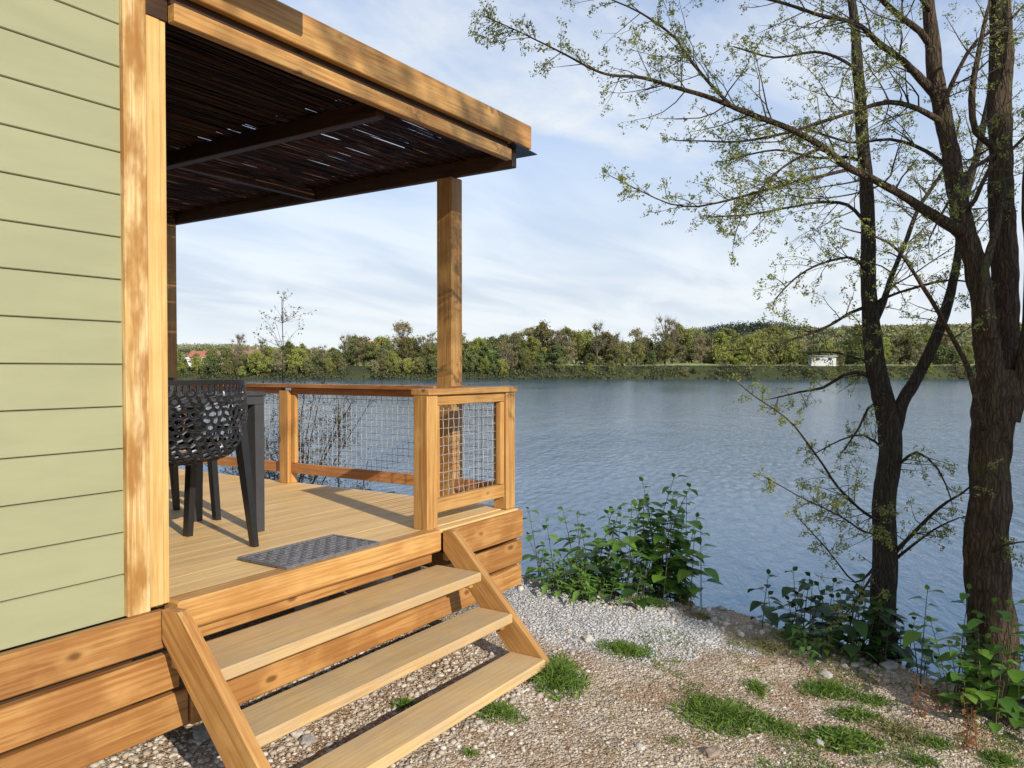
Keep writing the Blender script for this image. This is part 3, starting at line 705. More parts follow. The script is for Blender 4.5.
def make_chair(label):
    c = thing('chair', (0, 0, 0), label, 'chair', 'woven plastic chairs at the table', local=True)
    import bmesh
    # profile: back rim -> down the back -> bucket -> seat front   (y = towards the front)
    prof = [(-.265, .825), (-.262, .76), (-.252, .68), (-.238, .60), (-.215, .52), (-.17, .462), (-.10, .435), (0, .43), (.10, .435), (.19, .44), (.235, .425)]
    cum = [0]
    for a, b2 in zip(prof[:-1], prof[1:]): cum.append(cum[-1]+math.hypot(a[0]-b2[0], a[1]-b2[1]))
    Lp = cum[-1]
    def S(u, s):      # u in -1..1 across, s along the profile
        s = max(0, min(Lp, s)); y = float(np.interp(s, cum, [p[0] for p in prof])); z = float(np.interp(s, cum, [p[1] for p in prof]))
        up = max(0, min(1, 1-s/.42)); w_ = .285-.02*up
        x = w_*math.sin(u*1.25)/math.sin(1.25)
        fwd = .11*(1-math.cos(u*1.3))*(.35+.65*up)*1.4; lift = .15*(abs(u)**5)*(1-up)*(1 if s < Lp*.75 else max(.2, 1-(s-Lp*.75)/(Lp*.25)))
        return Vector((x, y+fwd, z+lift))
    b = bmesh.new(); a = .021; ny = int(Lp/(a*1.5)); nx_ = 15
    cells = {}
    vs = {}
    def vert(hx, hy):
        k = (round(hx, 4), round(hy, 4))
        if k not in vs: vs[k] = b.verts.new(S(hx, hy))
        return vs[k]
    du = 2./nx_
    for j in range(-1, ny+2):
        for i in range(-1, nx_+1):
            cx_ = -1+du*(i+.5+(.5 if j % 2 else 0)); cy_ = j*a*1.5
            pts = [(cx_+du*.5*p, cy_+a*q) for p, q in ((0, -1), (1, -.5), (1, .5), (0, 1), (-1, .5), (-1, -.5))]
            if max(abs(p[0]) for p in pts) > 1.001 or min(p[1] for p in pts) < .03 or max(p[1] for p in pts) > Lp-.005: continue
            wob = [(p[0], p[1]) for p in pts]
            try: b.faces.new([vert(*p) for p in wob])
            except ValueError: pass
    for v in b.verts: v.co += Vector((mnoise.noise(v.co*17), mnoise.noise(v.co*17+Vector((9, 0, 0))), mnoise.noise(v.co*17+Vector((0, 9, 0)))))*.012
    bmesh.ops.recalc_face_normals(b, faces=b.faces)
    orig = list(b.faces)
    ret = bmesh.ops.inset_individual(b, faces=orig, thickness=.0062, depth=.005)
    bmesh.ops.delete(b, geom=orig, context='FACES_ONLY')
    bmesh.ops.solidify(b, geom=list(b.faces), thickness=.007)
    me = bpy.data.meshes.new('shell'); b.to_mesh(me); b.free(); me.materials.append(PLASTIC)
    o = bpy.data.objects.new('shell', me); SC.collection.objects.link(o); o.parent = c
    m_ = MB()      # rim band round the shell
    for s0 in (0.0,):
        for du_ in range(24):
            u0, u1 = -1+du_/12, -1+(du_+1)/12
            p, q = S(u0, 0), S(u1, 0); r0, r1 = S(u0, .022), S(u1, .022); off = Vector((0, -.016, 0))
            m_.add([p, q, r1, r0, p+off, q+off, r1+off*.6, r0+off*.6], [[0, 1, 2, 3], [4, 5, 6, 7], [0, 1, 5, 4], [3, 2, 6, 7]])
    for k in range(23):      # row of slits under the rim
        u0 = -1+2*(k+.22)/23; u1 = -1+2*(k+.78)/23; off = Vector((0, -.006, 0)); e = .012*math.sin(k*2.3)
        p, q, r1, r0 = S(u0, .020), S(u1, .020), S(min(1, u1+e), .062), S(u0+e, .062)
        m_.add([p, q, r1, r0, p+off, q+off, r1+off, r0+off], [[0, 1, 2, 3], [7, 6, 5, 4], [0, 4, 5, 1], [3, 2, 6, 7], [0, 3, 7, 4], [1, 5, 6, 2]])
    for u in (-1, 1):
        m_.tube([S(u, Lp*k/24) for k in range(25)], .009, 6)
    m_.tube([S(-1+k/8, Lp) for k in range(17)], .009, 6)
    m_.build('rim', PLASTIC, c)
    for s_ in (-1, 1):
        for top, bot, w0, w1 in (((s_*.232, -.15, .70), (s_*.30, -.19, 0), .062, .036), ((s_*.262, .25, .47), (s_*.268, .30, 0), .05, .042)):
            m_ = MB(); Vv = []
            for (c3, h_) in ((top, w0/2), (bot, w1/2)):
                Vv += [(c3[0]+a_*h_*.75, c3[1]+b_*h_, c3[2]) for a_, b_ in ((-1, -1), (1, -1), (1, 1), (-1, 1))]
            m_.add(Vv, [[0, 1, 2, 3], [4, 5, 6, 7]]+[[i, (i+1) % 4, 4+(i+1) % 4, 4+i] for i in range(4)])
            m_.build('leg', PLASTIC, c)
    return c
ch = make_chair('black woven plastic chair with its back to the steps, nearest the pine corner board')
ch.location = (2.215, 3.345, E); 
c2_ = copy_tree(ch); c2_['label'] = 'black woven plastic chair on the lake side of the table, half hidden'; c2_.location = (2.60, 4.22, E); c2_.rotation_euler = (0, 0, R(176))
m_ = MB(); x0, x1, y0, y1 = 2.285, 2.875, 2.655, 2.985
m_.box((x0, y0, E+.003), (x1, y1, E+.011), .003)
nxm = 15; nym = 8
for i in range(nxm):
    for j in range(nym):
        cx_ = x0+.02+(x1-x0-.04)*(i+.5)/nxm; cy_ = y0+.02+(y1-y0-.04)*(j+.5)/nym
        if (i+j) % 2: m_.box((cx_-.019, cy_-.010, E+.010), (cx_+.019, cy_+.010, E+.017), .003)
        else: m_.box((cx_-.010, cy_-.018, E+.010), (cx_+.010, cy_+.018, E+.0155), .003)
for (a, b2) in (((x0, y0), (x1, y0+.014)), ((x0, y1-.014), (x1, y1)), ((x0, y0+.015), (x0+.014, y1-.015)), ((x1-.014, y0+.015), (x1, y1-.015))): m_.box((*a, E+.0105), (*b2, E+.018), .003)
mt = m_.build('door_mat', RUBBER); tag(mt, 'grey woven rubber doormat lying at the top of the steps', 'doormat')

# ------------------------------------------------------------------ big trees
DENS = 1.9
def grow(mt_, lf, p, d, length, r, level, leafy=1., droop=.0, bias=None, sides=4):
    n = max(3, int(length/.07)); pts = [p.copy()]; seg = length/n; dd = d.normalized()
    for i in range(n):
        dd = (dd + Vector((random.gauss(0, .16), random.gauss(0, .16), random.gauss(0, .13)-droop*.1)) + (bias*.06 if bias else Vector())).normalized()
        pts.append(pts[-1]+dd*seg)
    rads = [r*(1-.75*i/n) for i in range(n+1)]
    mt_.tube(pts, rads, sides if level < 1 else 3, cap=False)
    if level > 0:
        k = max(2, int(length/(.10 if level > 1 else .075)))
        for i in range(k):
            t_ = random.uniform(.12, .98); q = pts[0].lerp(pts[-1], t_); j = min(n-1, int(t_*n)); q = pts[j].lerp(pts[j+1], t_*n-j)
            ax = (pts[j+1]-pts[j]).normalized(); side = ax.orthogonal().normalized(); side.rotate(Matrix.Rotation(random.random()*6.28, 3, ax))
            nd = (ax*random.uniform(.5, 1.1) + side*random.uniform(.5, 1.0)).normalized()
            grow(mt_, lf, q, nd, length*random.uniform(.22, .5)*(1.15-.5*t_), max(.0011, rads[j]*.5), level-1, leafy, droop, bias)
    if level <= 1 and leafy > 0:
        for i in range(1, n+1):
            if random.random() < .27*leafy: lf.append((pts[i], dd.copy()))
        lf.append((pts[-1], dd.copy()))
def sprigs(lf, mat, parent, name='leaves', ls=.0074, per=12, spread=.024):
    if not lf: return
    C = []
    for p, d in lf:
        dv = Vector((random.gauss(0, 1), random.gauss(0, 1), random.gauss(-.1, 1))).normalized()
        for k in range(per): C.append(p + dv*spread*random.uniform(0, 1.6) + Vector((random.gauss(0, 1), random.gauss(0, 1), random.gauss(0, 1)))*spread*.30)
    V, F = quads(np.array([tuple(c) for c in C]), ls, .42); return npmesh(name, V, F, mat, parent)
def limb_path(pl, step=.06):
    """pl: (px, py, depth, width px) -> dense world points + radii, Catmull-Rom smoothed"""
    P = [(at(a, b_, d), (w_*.81 if w_ > 12 else w_*.66)*.5*d/FPX) for a, b_, d, w_ in pl]
    pts = []; rd = []
    for i in range(len(P)-1):
        p0 = P[max(i-1, 0)][0]; p1, r1 = P[i]; p2, r2 = P[i+1]; p3 = P[min(i+2, len(P)-1)][0]
        n = max(1, int((p2-p1).length/step))
        for k in range(n):
            t_ = k/n
            q = .5*((2*p1) + (p2-p0)*t_ + (2*p0-5*p1+4*p2-p3)*t_*t_ + (3*p1-p0-3*p2+p3)*t_**3)
            pts.append(q); rd.append(r1+(r2-r1)*t_)
    pts.append(P[-1][0]); rd.append(P[-1][1])
    # natural crookedness
    for i in range(len(pts)):
        pts[i] = pts[i] + Vector((mnoise.noise(pts[i]*2.3), mnoise.noise(pts[i]*2.3+Vector((5, 0, 0))), mnoise.noise(pts[i]*2.3+Vector((0, 5, 0)))))*.025
    return pts, rd
def add_limb(trunk, tw, lf, pl, density=9., tl=(.25, .6), leafy=1., rough=.10, start=.12, level=2, bias=None, droop=0., sides=10):
    pts, rd = limb_path(pl, .06 if rd0(pl) < .03 else .025)
    trunk.tube(pts, rd, sides, rough)
    ln = sum((b_-a).length for a, b_ in zip(pts[:-1], pts[1:]))
    k = int(ln*density*DENS)
    for _ in range(k):
        t_ = random.uniform(start, 1); j = min(len(pts)-2, int(t_*(len(pts)-1))); q = pts[j]
        ax = (pts[j+1]-pts[j]).normalized(); side = ax.orthogonal().normalized(); side.rotate(Matrix.Rotation(random.random()*6.28, 3, ax))
        nd = ax*random.uniform(.2, 1.) + side*random.uniform(.5, 1.)
        grow(tw, lf, q, nd, random.uniform(*tl)*(1.2-.9*t_), min(.006, max(.0026, rd[j]*.4)), level-1, leafy, droop, bias)
    grow(tw, lf, pts[-1], pts[-1]-pts[-2], random.uniform(*tl)*.25, max(.0015, rd[-1]*.9), 1, leafy)
def rd0(pl): return pl[0][3]*.5*pl[0][2]/FPX

LB = (CR*-1.0 + Vector((0, 0, .05)))
# --- slender tree (left)
D = 4.55
tL = thing('tree', gp(886, 662), 'slender dark trunked tree at the water edge, left of the rugged one', 'tree', 'big trees on the near bank')
tr = MB(); tw = MB(); lf = []
def T(pl, **k): add_limb(tr, tw, lf, pl, **k)
tpts, trd = limb_path([(886, 690, D, 40), (885, 655, D, 34), (884, 600, D, 30), (886, 520, D, 27), (888, 440, D, 27), (884, 395, D, 25), (874, 340, D, 22), (868, 290, D, 18), (868, 200, D+.05, 16), (862, 120, D+.1, 14), (856, 60, D+.1, 13), (852, 0, D+.15, 12), (846, -90, D+.2, 9), (838, -200, D+.2, 5)], .02)
tr.tube(tpts, trd, 26, .10)
T([(893, 430, D, 17), (903, 402, D-.03, 15), (919, 376, D-.05, 14), (939, 327, D-.08, 13), (955, 265, D-.05, 12), (966, 200, D+.1, 11), (984, 120, D+.25, 9), (1000, 30, D+.4, 7), (1010, -60, D+.5, 5)], density=5, rough=.1, start=.3, sides=14)
T([(874, 324, D, 11), (884, 300, D+.03, 10), (893, 275, D+.1, 8), (906, 240, D+.2, 7), (919, 211, D+.25, 6), (942, 175, D+.35, 5), (960, 120, D+.5, 3)], density=9)
T([(873, 376, D, 7), (858, 372, D-.05, 6), (844, 375, D-.1, 5), (822, 388, D-.15, 4), (799, 392, D-.2, 3), (770, 399, D-.25, 1.8)], density=8, tl=(.12, .3), leafy=.6)
T([(870, 362, D, 5), (855, 358, D-.1, 4), (831, 353, D-.2, 3), (800, 352, D-.3, 2)], density=8, tl=(.12, .3), leafy=.6)
T([(880, 400, D, 4), (868, 408, D-.05, 4), (858, 428, D-.1, 3), (844, 450, D-.1, 2)], density=6, tl=(.1, .25), leafy=.5)
T([(866, 306, D, 6), (850, 312, D-.1, 5), (831, 324, D-.25, 4.5), (805, 334, D-.35, 4), (780, 341, D-.45, 3.5), (757, 347, D-.5, 3), (728, 351, D-.6, 2)], density=11, tl=(.15, .4), leafy=1.6)
T([(866, 272, D, 6), (861, 266, D-.05, 5), (848, 259, D-.15, 4), (822, 262, D-.25, 3.5), (800, 275, D-.35, 3), (775, 300, D-.45, 1.8)], density=11, tl=(.15, .4))
T([(872, 306, D, 6), (882, 298, D-.1, 5), (900, 291, D-.15, 4), (919, 286, D-.25, 4), (952, 279, D-.3, 3), (985, 283, D-.35, 2)], density=8, tl=(.15, .35))
T([(866, 225, D, 6), (848, 205, D-.1, 5), (820, 200, D-.15, 4), (790, 206, D-.2, 3.5), (750, 214, D-.25, 3), (715, 216, D-.3, 2)], density=11, tl=(.2, .5))
T([(864, 160, D, 6), (846, 156, D+.1, 5), (815, 158, D+.2, 4), (775, 150, D+.3, 3), (730, 160, D+.4, 2)], density=9, tl=(.2, .5))
T([(860, 75, D, 6), (842, 62, D+.15, 5), (815, 52, D+.3, 4), (775, 58, D+.4, 3), (735, 48, D+.45, 2)], density=8, tl=(.2, .5))
T([(884, 524, D, 5), (862, 508, D-.15, 4), (839, 486, D-.25, 4), (825, 466, D-.32, 3.5), (809, 446, D-.38, 3), (795, 428, D-.45, 2.5), (775, 410, D-.5, 2), (752, 393, D-.55, 1.6), (738, 382, D-.6, 1.2)], density=10, tl=(.12, .3), leafy=.9)
T([(884, 538, D, 4), (866, 530, D-.15, 3), (844, 517, D-.25, 2.6), (820, 505, D-.35, 2.2), (797, 495, D-.4, 1.8), (765, 480, D-.5, 1.3)], density=11, tl=(.12, .3), leafy=1.1)
T([(884, 556, D, 5), (872, 574, D-.1, 4), (857, 583, D-.15, 3), (838, 566, D-.2, 2.4), (820, 545, D-.25, 2), (797, 517, D-.3, 1.4)], density=7, tl=(.1, .25), leafy=.6)
T([(884, 566, D, 5), (873, 580, D-.15, 4), (858, 600, D-.2, 3), (838, 624, D-.3, 2)], density=6, tl=(.1, .2), leafy=.5)
T([(893, 556, D, 7), (908, 542, D-.15, 6), (929, 517, D-.3, 5), (945, 502, D-.4, 4), (959, 493, D-.5, 3), (985, 470, D-.6, 1.8)], density=6, tl=(.12, .28), leafy=.5)
T([(893, 562, D, 5), (912, 548, D-.1, 4), (935, 530, D-.2, 3), (958, 518, D-.3, 2)], density=8, tl=(.12, .28), leafy=.6)
T([(893, 470, D, 5), (915, 452, D-.15, 4), (938, 470, D-.25, 3), (950, 500, D-.3, 1.8)], density=9, tl=(.12, .3), leafy=.8)
T([(880, 450, D, 4), (862, 436, D+.1, 3), (840, 440, D+.15, 2.4), (812, 455, D+.2, 1.6)], density=11, tl=(.12, .32), leafy=1.)
tr.build('trunk', BARK, tL, smooth=True, fixn=False); tw.build('twigs', TWIG, tL, fixn=False); sprigs(lf, SPRIG, tL)
nlf1 = len(lf)
# --- rugged tree (right)
D = 4.12
tR = thing('tree', gp(992, 700), 'thick rugged reddish barked tree forking into two stems at the right edge', 'tree', 'big trees on the near bank')
tr = MB(); tw = MB(); lf = []
tp, rd_ = limb_path([(992, 740, D, 66), (992, 690, D, 56), (988, 620, D, 50), (986, 550, D, 46), (987, 490, D, 43), (991, 440, D, 45), (997, 400, D, 48), (998, 370, D, 44)], .015); tr.tube(tp, rd_, 40, .17)
tp, rd_ = limb_path([(996, 400, D, 34), (988, 370, D-.02, 30), (984, 335, D-.04, 27), (984, 300, D-.03, 27), (976, 268, D, 27), (966, 240, D+.02, 25), (957, 200, D+.03, 22), (950, 150, D+.05, 21), (943, 110, D+.05, 19), (935, 60, D+.05, 17), (927, 0, D+.05, 15), (918, -90, D, 10), (900, -200, D, 5)], .015); tr.tube(tp, rd_, 24, .14)
tp, rd_ = limb_path([(1002, 400, D, 38), (1006, 360, D+.04, 33), (1006, 300, D+.08, 30), (1004, 230, D+.1, 28), (1002, 130, D+.12, 27), (1001, 60, D+.13, 26), (1001, -20, D+.14, 23), (1004, -120, D+.14, 16), (1010, -240, D+.1, 8)], .015); tr.tube(tp, rd_, 28, .16)
tp, rd_ = limb_path([(1010, 420, D-.02, 26), (1022, 380, D-.06, 20), (1030, 330, D-.1, 18), (1031, 270, D-.1, 16), (1028, 210, D-.08, 14), (1034, 120, D-.1, 12), (1050, 20, D-.1, 9), (1060, -80, D-.1, 6)], .02); tr.tube(tp, rd_, 18, .14)
tp, rd_ = limb_path([(984, 300, D-.12, 12), (990, 340, D-.15, 13), (986, 270, D-.1, 12), (996, 225, D-.05, 11), (1006, 190, D, 9)][1:], .02); tr.tube(tp, rd_, 12, .14)
T([(958, 232, D, 16), (930, 214, D-.08, 13), (906, 198, D-.13, 12), (874, 180, D-.2, 11), (848, 169, D-.25, 10.5), (822, 150, D-.3, 9.5), (789, 131, D-.35, 8.5), (750, 114, D-.38, 8), (713, 98, D-.42, 7), (677, 87, D-.47, 6), (640, 78, D-.5, 5), (604, 74, D-.54, 4), (567, 55, D-.58, 3), (527, 35, D-.62, 2.2), (487, 16, D-.66, 1.4)], density=10, tl=(.2, .55), leafy=1.25, bias=LB, sides=12)
T([(735, 106, D-.4, 6), (713, 84, D-.38, 5), (688, 55, D-.34, 4.5), (677, 40, D-.3, 4), (651, 22, D-.28, 3), (626, 7, D-.26, 2.4), (596, -10, D-.2, 1.6)], density=13, tl=(.18, .5), leafy=1.4, bias=LB)
T([(940, 96, D+.05, 13), (906, 68, D, 10), (880, 49, D-.05, 9), (857, 26, D-.1, 7), (822, 14, D-.15, 6), (789, 3, D-.2, 5), (740, -8, D-.25, 3.5), (690, -20, D-.3, 2)], density=11, tl=(.2, .55), leafy=1.1, bias=LB)
T([(946, 124, D+.05, 11), (919, 111, D, 8), (887, 104, D-.08, 7), (861, 108, D-.14, 6), (822, 120, D-.2, 5), (789, 134, D-.25, 4.5), (744, 143, D-.3, 3.5), (715, 142, D-.32, 2.5), (680, 141, D-.35, 1.8)], density=10, tl=(.2, .5), leafy=1.2, bias=LB)
T([(931, 46, D+.05, 11), (919, 33, D+.03, 10), (900, 20, D, 9), (884, 4, D, 8), (866, -20, D-.05, 6), (840, -60, D-.1, 4)], density=9, tl=(.2, .55), leafy=1.1, start=.2)
T([(850, 170, D-.24, 6), (815, 179, D-.28, 5), (779, 187, D-.33, 4.5), (744, 196, D-.38, 4), (720, 202, D-.4, 3.2), (699, 207, D-.43, 2.6), (670, 206, D-.46, 2.2), (640, 191, D-.5, 1.7), (611, 175, D-.54, 1.2)], density=13, tl=(.15, .45), leafy=1.3, bias=LB)
T([(822, 150, D-.3, 5), (800, 160, D-.4, 4), (770, 182, D-.5, 3), (745, 215, D-.58, 2), (735, 245, D-.6, 1.3)], density=11, tl=(.15, .4))
T([(984, 430, D-.1, 10), (973, 400, D-.16, 9), (964, 366, D-.2, 8), (945, 327, D-.25, 7), (922, 288, D-.3, 6), (900, 252, D-.36, 4), (877, 236, D-.42, 3), (845, 225, D-.48, 2)], density=7, tl=(.12, .35), leafy=.8, start=.4)
T([(952, 170, D+.05, 8), (925, 150, D+.15, 6), (890, 138, D+.25, 5), (850, 142, D+.35, 4), (800, 128, D+.45, 2.5)], density=10, tl=(.2, .5))
T([(1004, 172, D+.1, 10), (994, 146, D+.05, 10), (976, 132, D+.02, 9), (973, 100, D+.02, 9), (978, 60, D+.05, 8), (986, 20, D+.1, 6), (1000, -30, D+.2, 3)], density=7, tl=(.2, .45), leafy=.8)
T([(1004, 148, D+.12, 8), (985, 160, D, 6), (968, 172, D-.1, 5), (950, 200, D-.15, 4), (932, 240, D-.2, 2)], density=10, tl=(.15, .4))
T([(960, 215, D+.02, 8), (975, 200, D-.1, 7), (990, 170, D-.15, 6), (1012, 150, D-.2, 5), (1040, 120, D-.25, 3)], density=8, tl=(.2, .4))
T([(943, 110, D, 8), (960, 70, D-.1, 6), (978, 40, D-.15, 5), (1010, 20, D-.2, 4), (1040, -10, D-.2, 2)], density=10, tl=(.2, .45), leafy=1.2)
T([(985, 560, D, 4), (1005, 545, D-.2, 3), (1030, 540, D-.3, 2)], density=7, tl=(.1, .25), leafy=.8)
T([(928, 10, D, 8), (905, -20, D-.2, 6), (860, -60, D-.5, 5), (800, -90, D-.7, 4), (720, -100, D-.9, 2)], density=8, tl=(.25, .6), leafy=1.1)
tr.build('trunk', BARKR, tR, smooth=True, fixn=False); tw.build('twigs', TWIG, tR, fixn=False); sprigs(lf, SPRIG, tR)
print('sprigs', nlf1, len(lf), 'twig faces', len(tw.f))

# ------------------------------------------------------------------ a tree behind the photographer that shades the bank
tB = thing('tree', (2.15, -6.2, -2.), 'leafy bankside tree standing behind the place where the photo is taken', 'tree')
tr = MB(); tw = MB(); lf = []
def free_limb(p, d, ln, r, lvl):
    n = 8; pts = [p]; dd = d.normalized()
    for i in range(n):
        dd = (dd+Vector((random.gauss(0, .12), random.gauss(0, .12), random.gauss(0, .1)+.03))).normalized(); pts.append(pts[-1]+dd*ln/n)
    tr.tube(pts, [r*(1-.8*i/n) for i in range(n+1)], 6)
    if lvl:
        for k in range(5):
            j = random.randint(2, n-1); s = Vector((random.gauss(0, 1), random.gauss(0, 1), random.gauss(.1, .6))).normalized(); free_limb(pts[j], (pts[j+1]-pts[j]).normalized()+s*.9, ln*.5, r*.45, lvl-1)
    else:
        for j in range(2, n+1):
            for _ in range(5): lf.append((pts[j]+Vector((random.gauss(0, .11), random.gauss(0, .11), random.gauss(0, .11))), dd))
tr.tube([(2.15, -6.2, -2.3), (2.15, -6.15, -.5), (2.15, -6.1, 1.2), (2.1, -6.1, 2.8), (2.0, -6.1, 4.6), (1.9, -6.1, 6.2)], [.2, .18, .16, .13, .09, .03], 12, .1)
for _ in range(24):
    z_ = random.uniform(1.9, 3.9); a_ = random.uniform(0, 360); free_limb(Vector((2.15, -6.1, z_)), Vector((math.cos(R(a_)), math.sin(R(a_)), .35)), random.uniform(.18, .28) if z_ < 3.3 else random.uniform(.35, .5), .025, 1)
cmain = list(lf)
for _ in range(2): lf += [(p+Vector((random.gauss(0, .1), random.gauss(0, .1), random.gauss(0, .1))), d) for p, d in cmain]
lf2 = []; keep = lf; lf = lf2
for (z_, a_, ln) in ((4.6, 175, 3.0), (5.0, 150, 2.4), (5.3, 190, 3.1), (5.7, 170, 3.0), (4.9, 198, 3.2), (5.9, 185, 2.4), (5.5, 215, 2.6)):
    free_limb(Vector((2.0, -6.1, z_)), Vector((math.cos(R(a_)), math.sin(R(a_)), .08)), ln, .035, 1)
lf = keep + [q for q in lf2 if q[0].x > -1.5 and random.random() < .6]
tr.build('trunk', BARK, tB, smooth=True, fixn=False); sprigs(lf, SPRIG, tB, ls=.03, per=6, spread=.08)

# ------------------------------------------------------------------ bank plants
def leaf_mesh(MBo, base, d, up, ln, w_, fold=.25, droop=.3):
    side = d.cross(up).normalized(); nrm = side.cross(d).normalized()
    prof = ((0, 0), (.12, .62), (.35, 1.0), (.62, .78), (.85, .36), (1, 0))
    L_ = []; C_ = []; R_ = []
    for t_, q in prof:
        c = base + d*ln*t_ - Vector((0, 0, 1))*droop*ln*t_*t_
        C_.append(c); L_.append(c+side*w_*.5*q+nrm*w_*.5*q*fold); R_.append(c-side*w_*.5*q+nrm*w_*.5*q*fold)
    V = [C_[0]]+C_[1:-1]+[C_[-1]]+L_[1:-1]+R_[1:-1]; k = len(prof)-2
    F = [[0, 1, 2+k], [0, 2+2*k, 1]]
    for i in range(k-1): F += [[1+i, 2+i, 3+k+i, 2+k+i], [1+i, 2+k+k+i, 3+2*k+i, 2+i]]
    F += [[k, k+1, 1+2*k], [k, 1+3*k, k+1]]
    MBo.add(V, F)
def plant(px, py, h_px, nst, leaf, label, name='leafy_plant', mat=BROAD, spread=.10, step=.065, group='leafy plants on the bank', cat='plant', back=0., stemmat=STEM, aspect=.78):
    b_ = gp(px, py); b_ = b_ + Vector((back, back*.2, 0)); b_.z = gz(b_.x, b_.y); dep = b_.dot(CF); H = (h_px*dep/FPX)*.93 + gp(px, py).z - b_.z; nst = max(2, int(nst*(2.0 if px < 700 and leaf > .07 else 1.5)))
    t_ = thing(name, b_, label, cat, group); s_ = MB(); l_ = MB()
    for _ in range(nst):
        q = b_ + Vector((random.gauss(0, spread), random.gauss(0, spread), 0)); q.z = gz(q.x, q.y)-.02
        hh_ = H*random.uniform(.55, 1.03); lean = Vector((random.gauss(0, .10), random.gauss(0, .10), 0)); n = 7
        pts = [q+lean*hh_*(i/n)**1.4*1.5+Vector((0, 0, hh_*i/n)) for i in range(n+1)]
        s_.tube(pts, [.0042*(1-.6*i/n)*(leaf/.09)**.5 for i in range(n+1)], 5)
        z_ = .18*hh_; ang = random.random()*6.28
        while z_ < hh_:
            i = z_/hh_*n; j = min(n-1, int(i)); p = pts[j].lerp(pts[j+1], i-j); ang += 2.4+random.gauss(0, .4)
            d = Vector((math.cos(ang), math.sin(ang), random.uniform(.1, .7))).normalized(); sz = leaf*1.4*random.uniform(.6, 1.15)*(1 if z_ < hh_*.8 else .7)
            e_ = p+d*sz*.28; s_.tube([p, e_], .0014, 3); leaf_mesh(l_, e_, (d+Vector((0, 0, -.35))).normalized(), Vector((0, 0, 1)), sz, sz*aspect, random.uniform(.1, .4), random.uniform(.1, .5))
            z_ += step*.72*random.uniform(.6, 1.4)
        leaf_mesh(l_, pts[-1], Vector((random.gauss(0, .5), random.gauss(0, .5), 1)).normalized(), Vector((1, 0, 0)), leaf*.6, leaf*.35)
    s_.build('stems', stemmat, t_, fixn=False); l_.build('leaves', mat, t_, fixn=False, smooth=True)
    return t_
plant(533, 583, 78, 2, .075, 'small broad leaved plant nearest the deck corner', back=.12, spread=.06)
plant(585, 592, 92, 7, .085, 'dark broad leaved plant between the deck corner plant and the tallest clump', back=.25, spread=.09)
plant(640, 600, 118, 9, .09, 'tallest broad leaved clump against the open water, left half', back=.25, spread=.11)
plant(670, 604, 104, 7, .09, 'right half of the tallest broad leaved clump, leaning over the water', back=.22, spread=.08)
plant(612, 604, 60, 5, .08, 'short dark leaved plant at the foot of the tallest clump', back=.12, spread=.10, mat=BROADD)
plant(568, 590, 42, 20, .065, 'bright green nettle clump in front of the taller plants by the deck', 'nettle_clump', NETTLE, .10, .028, aspect=.42)
plant(600, 596, 30, 12, .055, 'low light green nettles at the gravel edge right of the bright clump', 'nettle_clump', NETTLE, .09, .028, aspect=.42)
plant(792, 640, 66, 6, .085, 'dark leafy plant on the bank, leftmost of those by the slender trunk', mat=BROADD, back=.25, spread=.10)
plant(838, 655, 84, 8, .085, 'dark leafy plant just left of the slender trunk', mat=BROADD, back=.2, spread=.10)
plant(870, 668, 70, 6, .08, 'dark leafy plant at the foot of the slender trunk', mat=BROADD, back=.15, spread=.08)
plant(905, 672, 56, 6, .08, 'dark leafy plant in the gap right of the slender trunk', mat=BROADD, back=.2, spread=.10)
plant(958, 700, 128, 6, .075, 'tall bright leaved plant left of the rugged trunk', back=-.08, spread=.08)
plant(1008, 712, 150, 8, .072, 'large leaved plant in front of the rugged trunk at the right edge', back=-.22, spread=.11)
plant(1030, 700, 70, 7, .065, 'low dark large leaved plant at the foot of the rugged trunk', mat=BROADD, back=-.05, spread=.12)
plant(817, 650, 26, 16, .06, 'small green weed on the bank edge left of the slender trunk', 'weed', NETTLE, .10, .03, aspect=.35, group='weeds on the bank')
for (x, y, h_, lb) in ((918, 715, 46, 'red stemmed young shoot left of the pair of shoots'), (968, 752, 62, 'reddish shoot standing alone on the gravel at lower right'), (944, 712, 34, 'short red shoot between the taller red shoots'), (1004, 722, 40, 'reddish shoot under the large leaved plant at the right edge'), (689, 612, 24, 'tiny red shoot on the gravel crest beside the water')):
    plant(x, y, h_, 3, .03, lb, 'shoot', REDST, .022, .03, 'reddish shoots on the bank', stemmat=REDST, aspect=.4)
# plants showing under and through the side railing
for (px, dep, hh_, lb) in ((350, 7.2, .55, 'low green plant below the deck edge behind the mesh'), (265, 8.2, .9, 'green plant behind the table seen under the railing'), (405, 6.4, .62, 'low plant by the lake seen just left of the near railing post')):
    q = at(px, 430, dep); zq = gz(q.x, q.y); t_ = plant(px, 430, 1, 1, .05, lb) if False else None
    b_ = Vector((min(q.x, 5.4), q.y, 0)); b_.z = gz(b_.x, b_.y)
    t_ = thing('leafy_plant', b_, lb, 'plant', 'leafy plants on the bank'); s_ = MB(); l_ = MB()
    for _ in range(7):
        q2 = b_+Vector((random.gauss(0, .12), random.gauss(0, .2), 0)); H = hh_*random.uniform(.6, 1.)
        pts = [q2+Vector((random.gauss(0, .015), random.gauss(0, .015), H*i/6)) for i in range(7)]; s_.tube(pts, .003, 4)
        for k in range(12):
            p = pts[random.randint(1, 6)]; a_ = random.random()*6.28; leaf_mesh(l_, p, Vector((math.cos(a_), math.sin(a_), .3)).normalized(), Vector((0, 0, 1)), .07, .04)
    s_.build('stems', STEM, t_, fixn=False); l_.build('leaves', BROAD, t_, fixn=False, smooth=True)
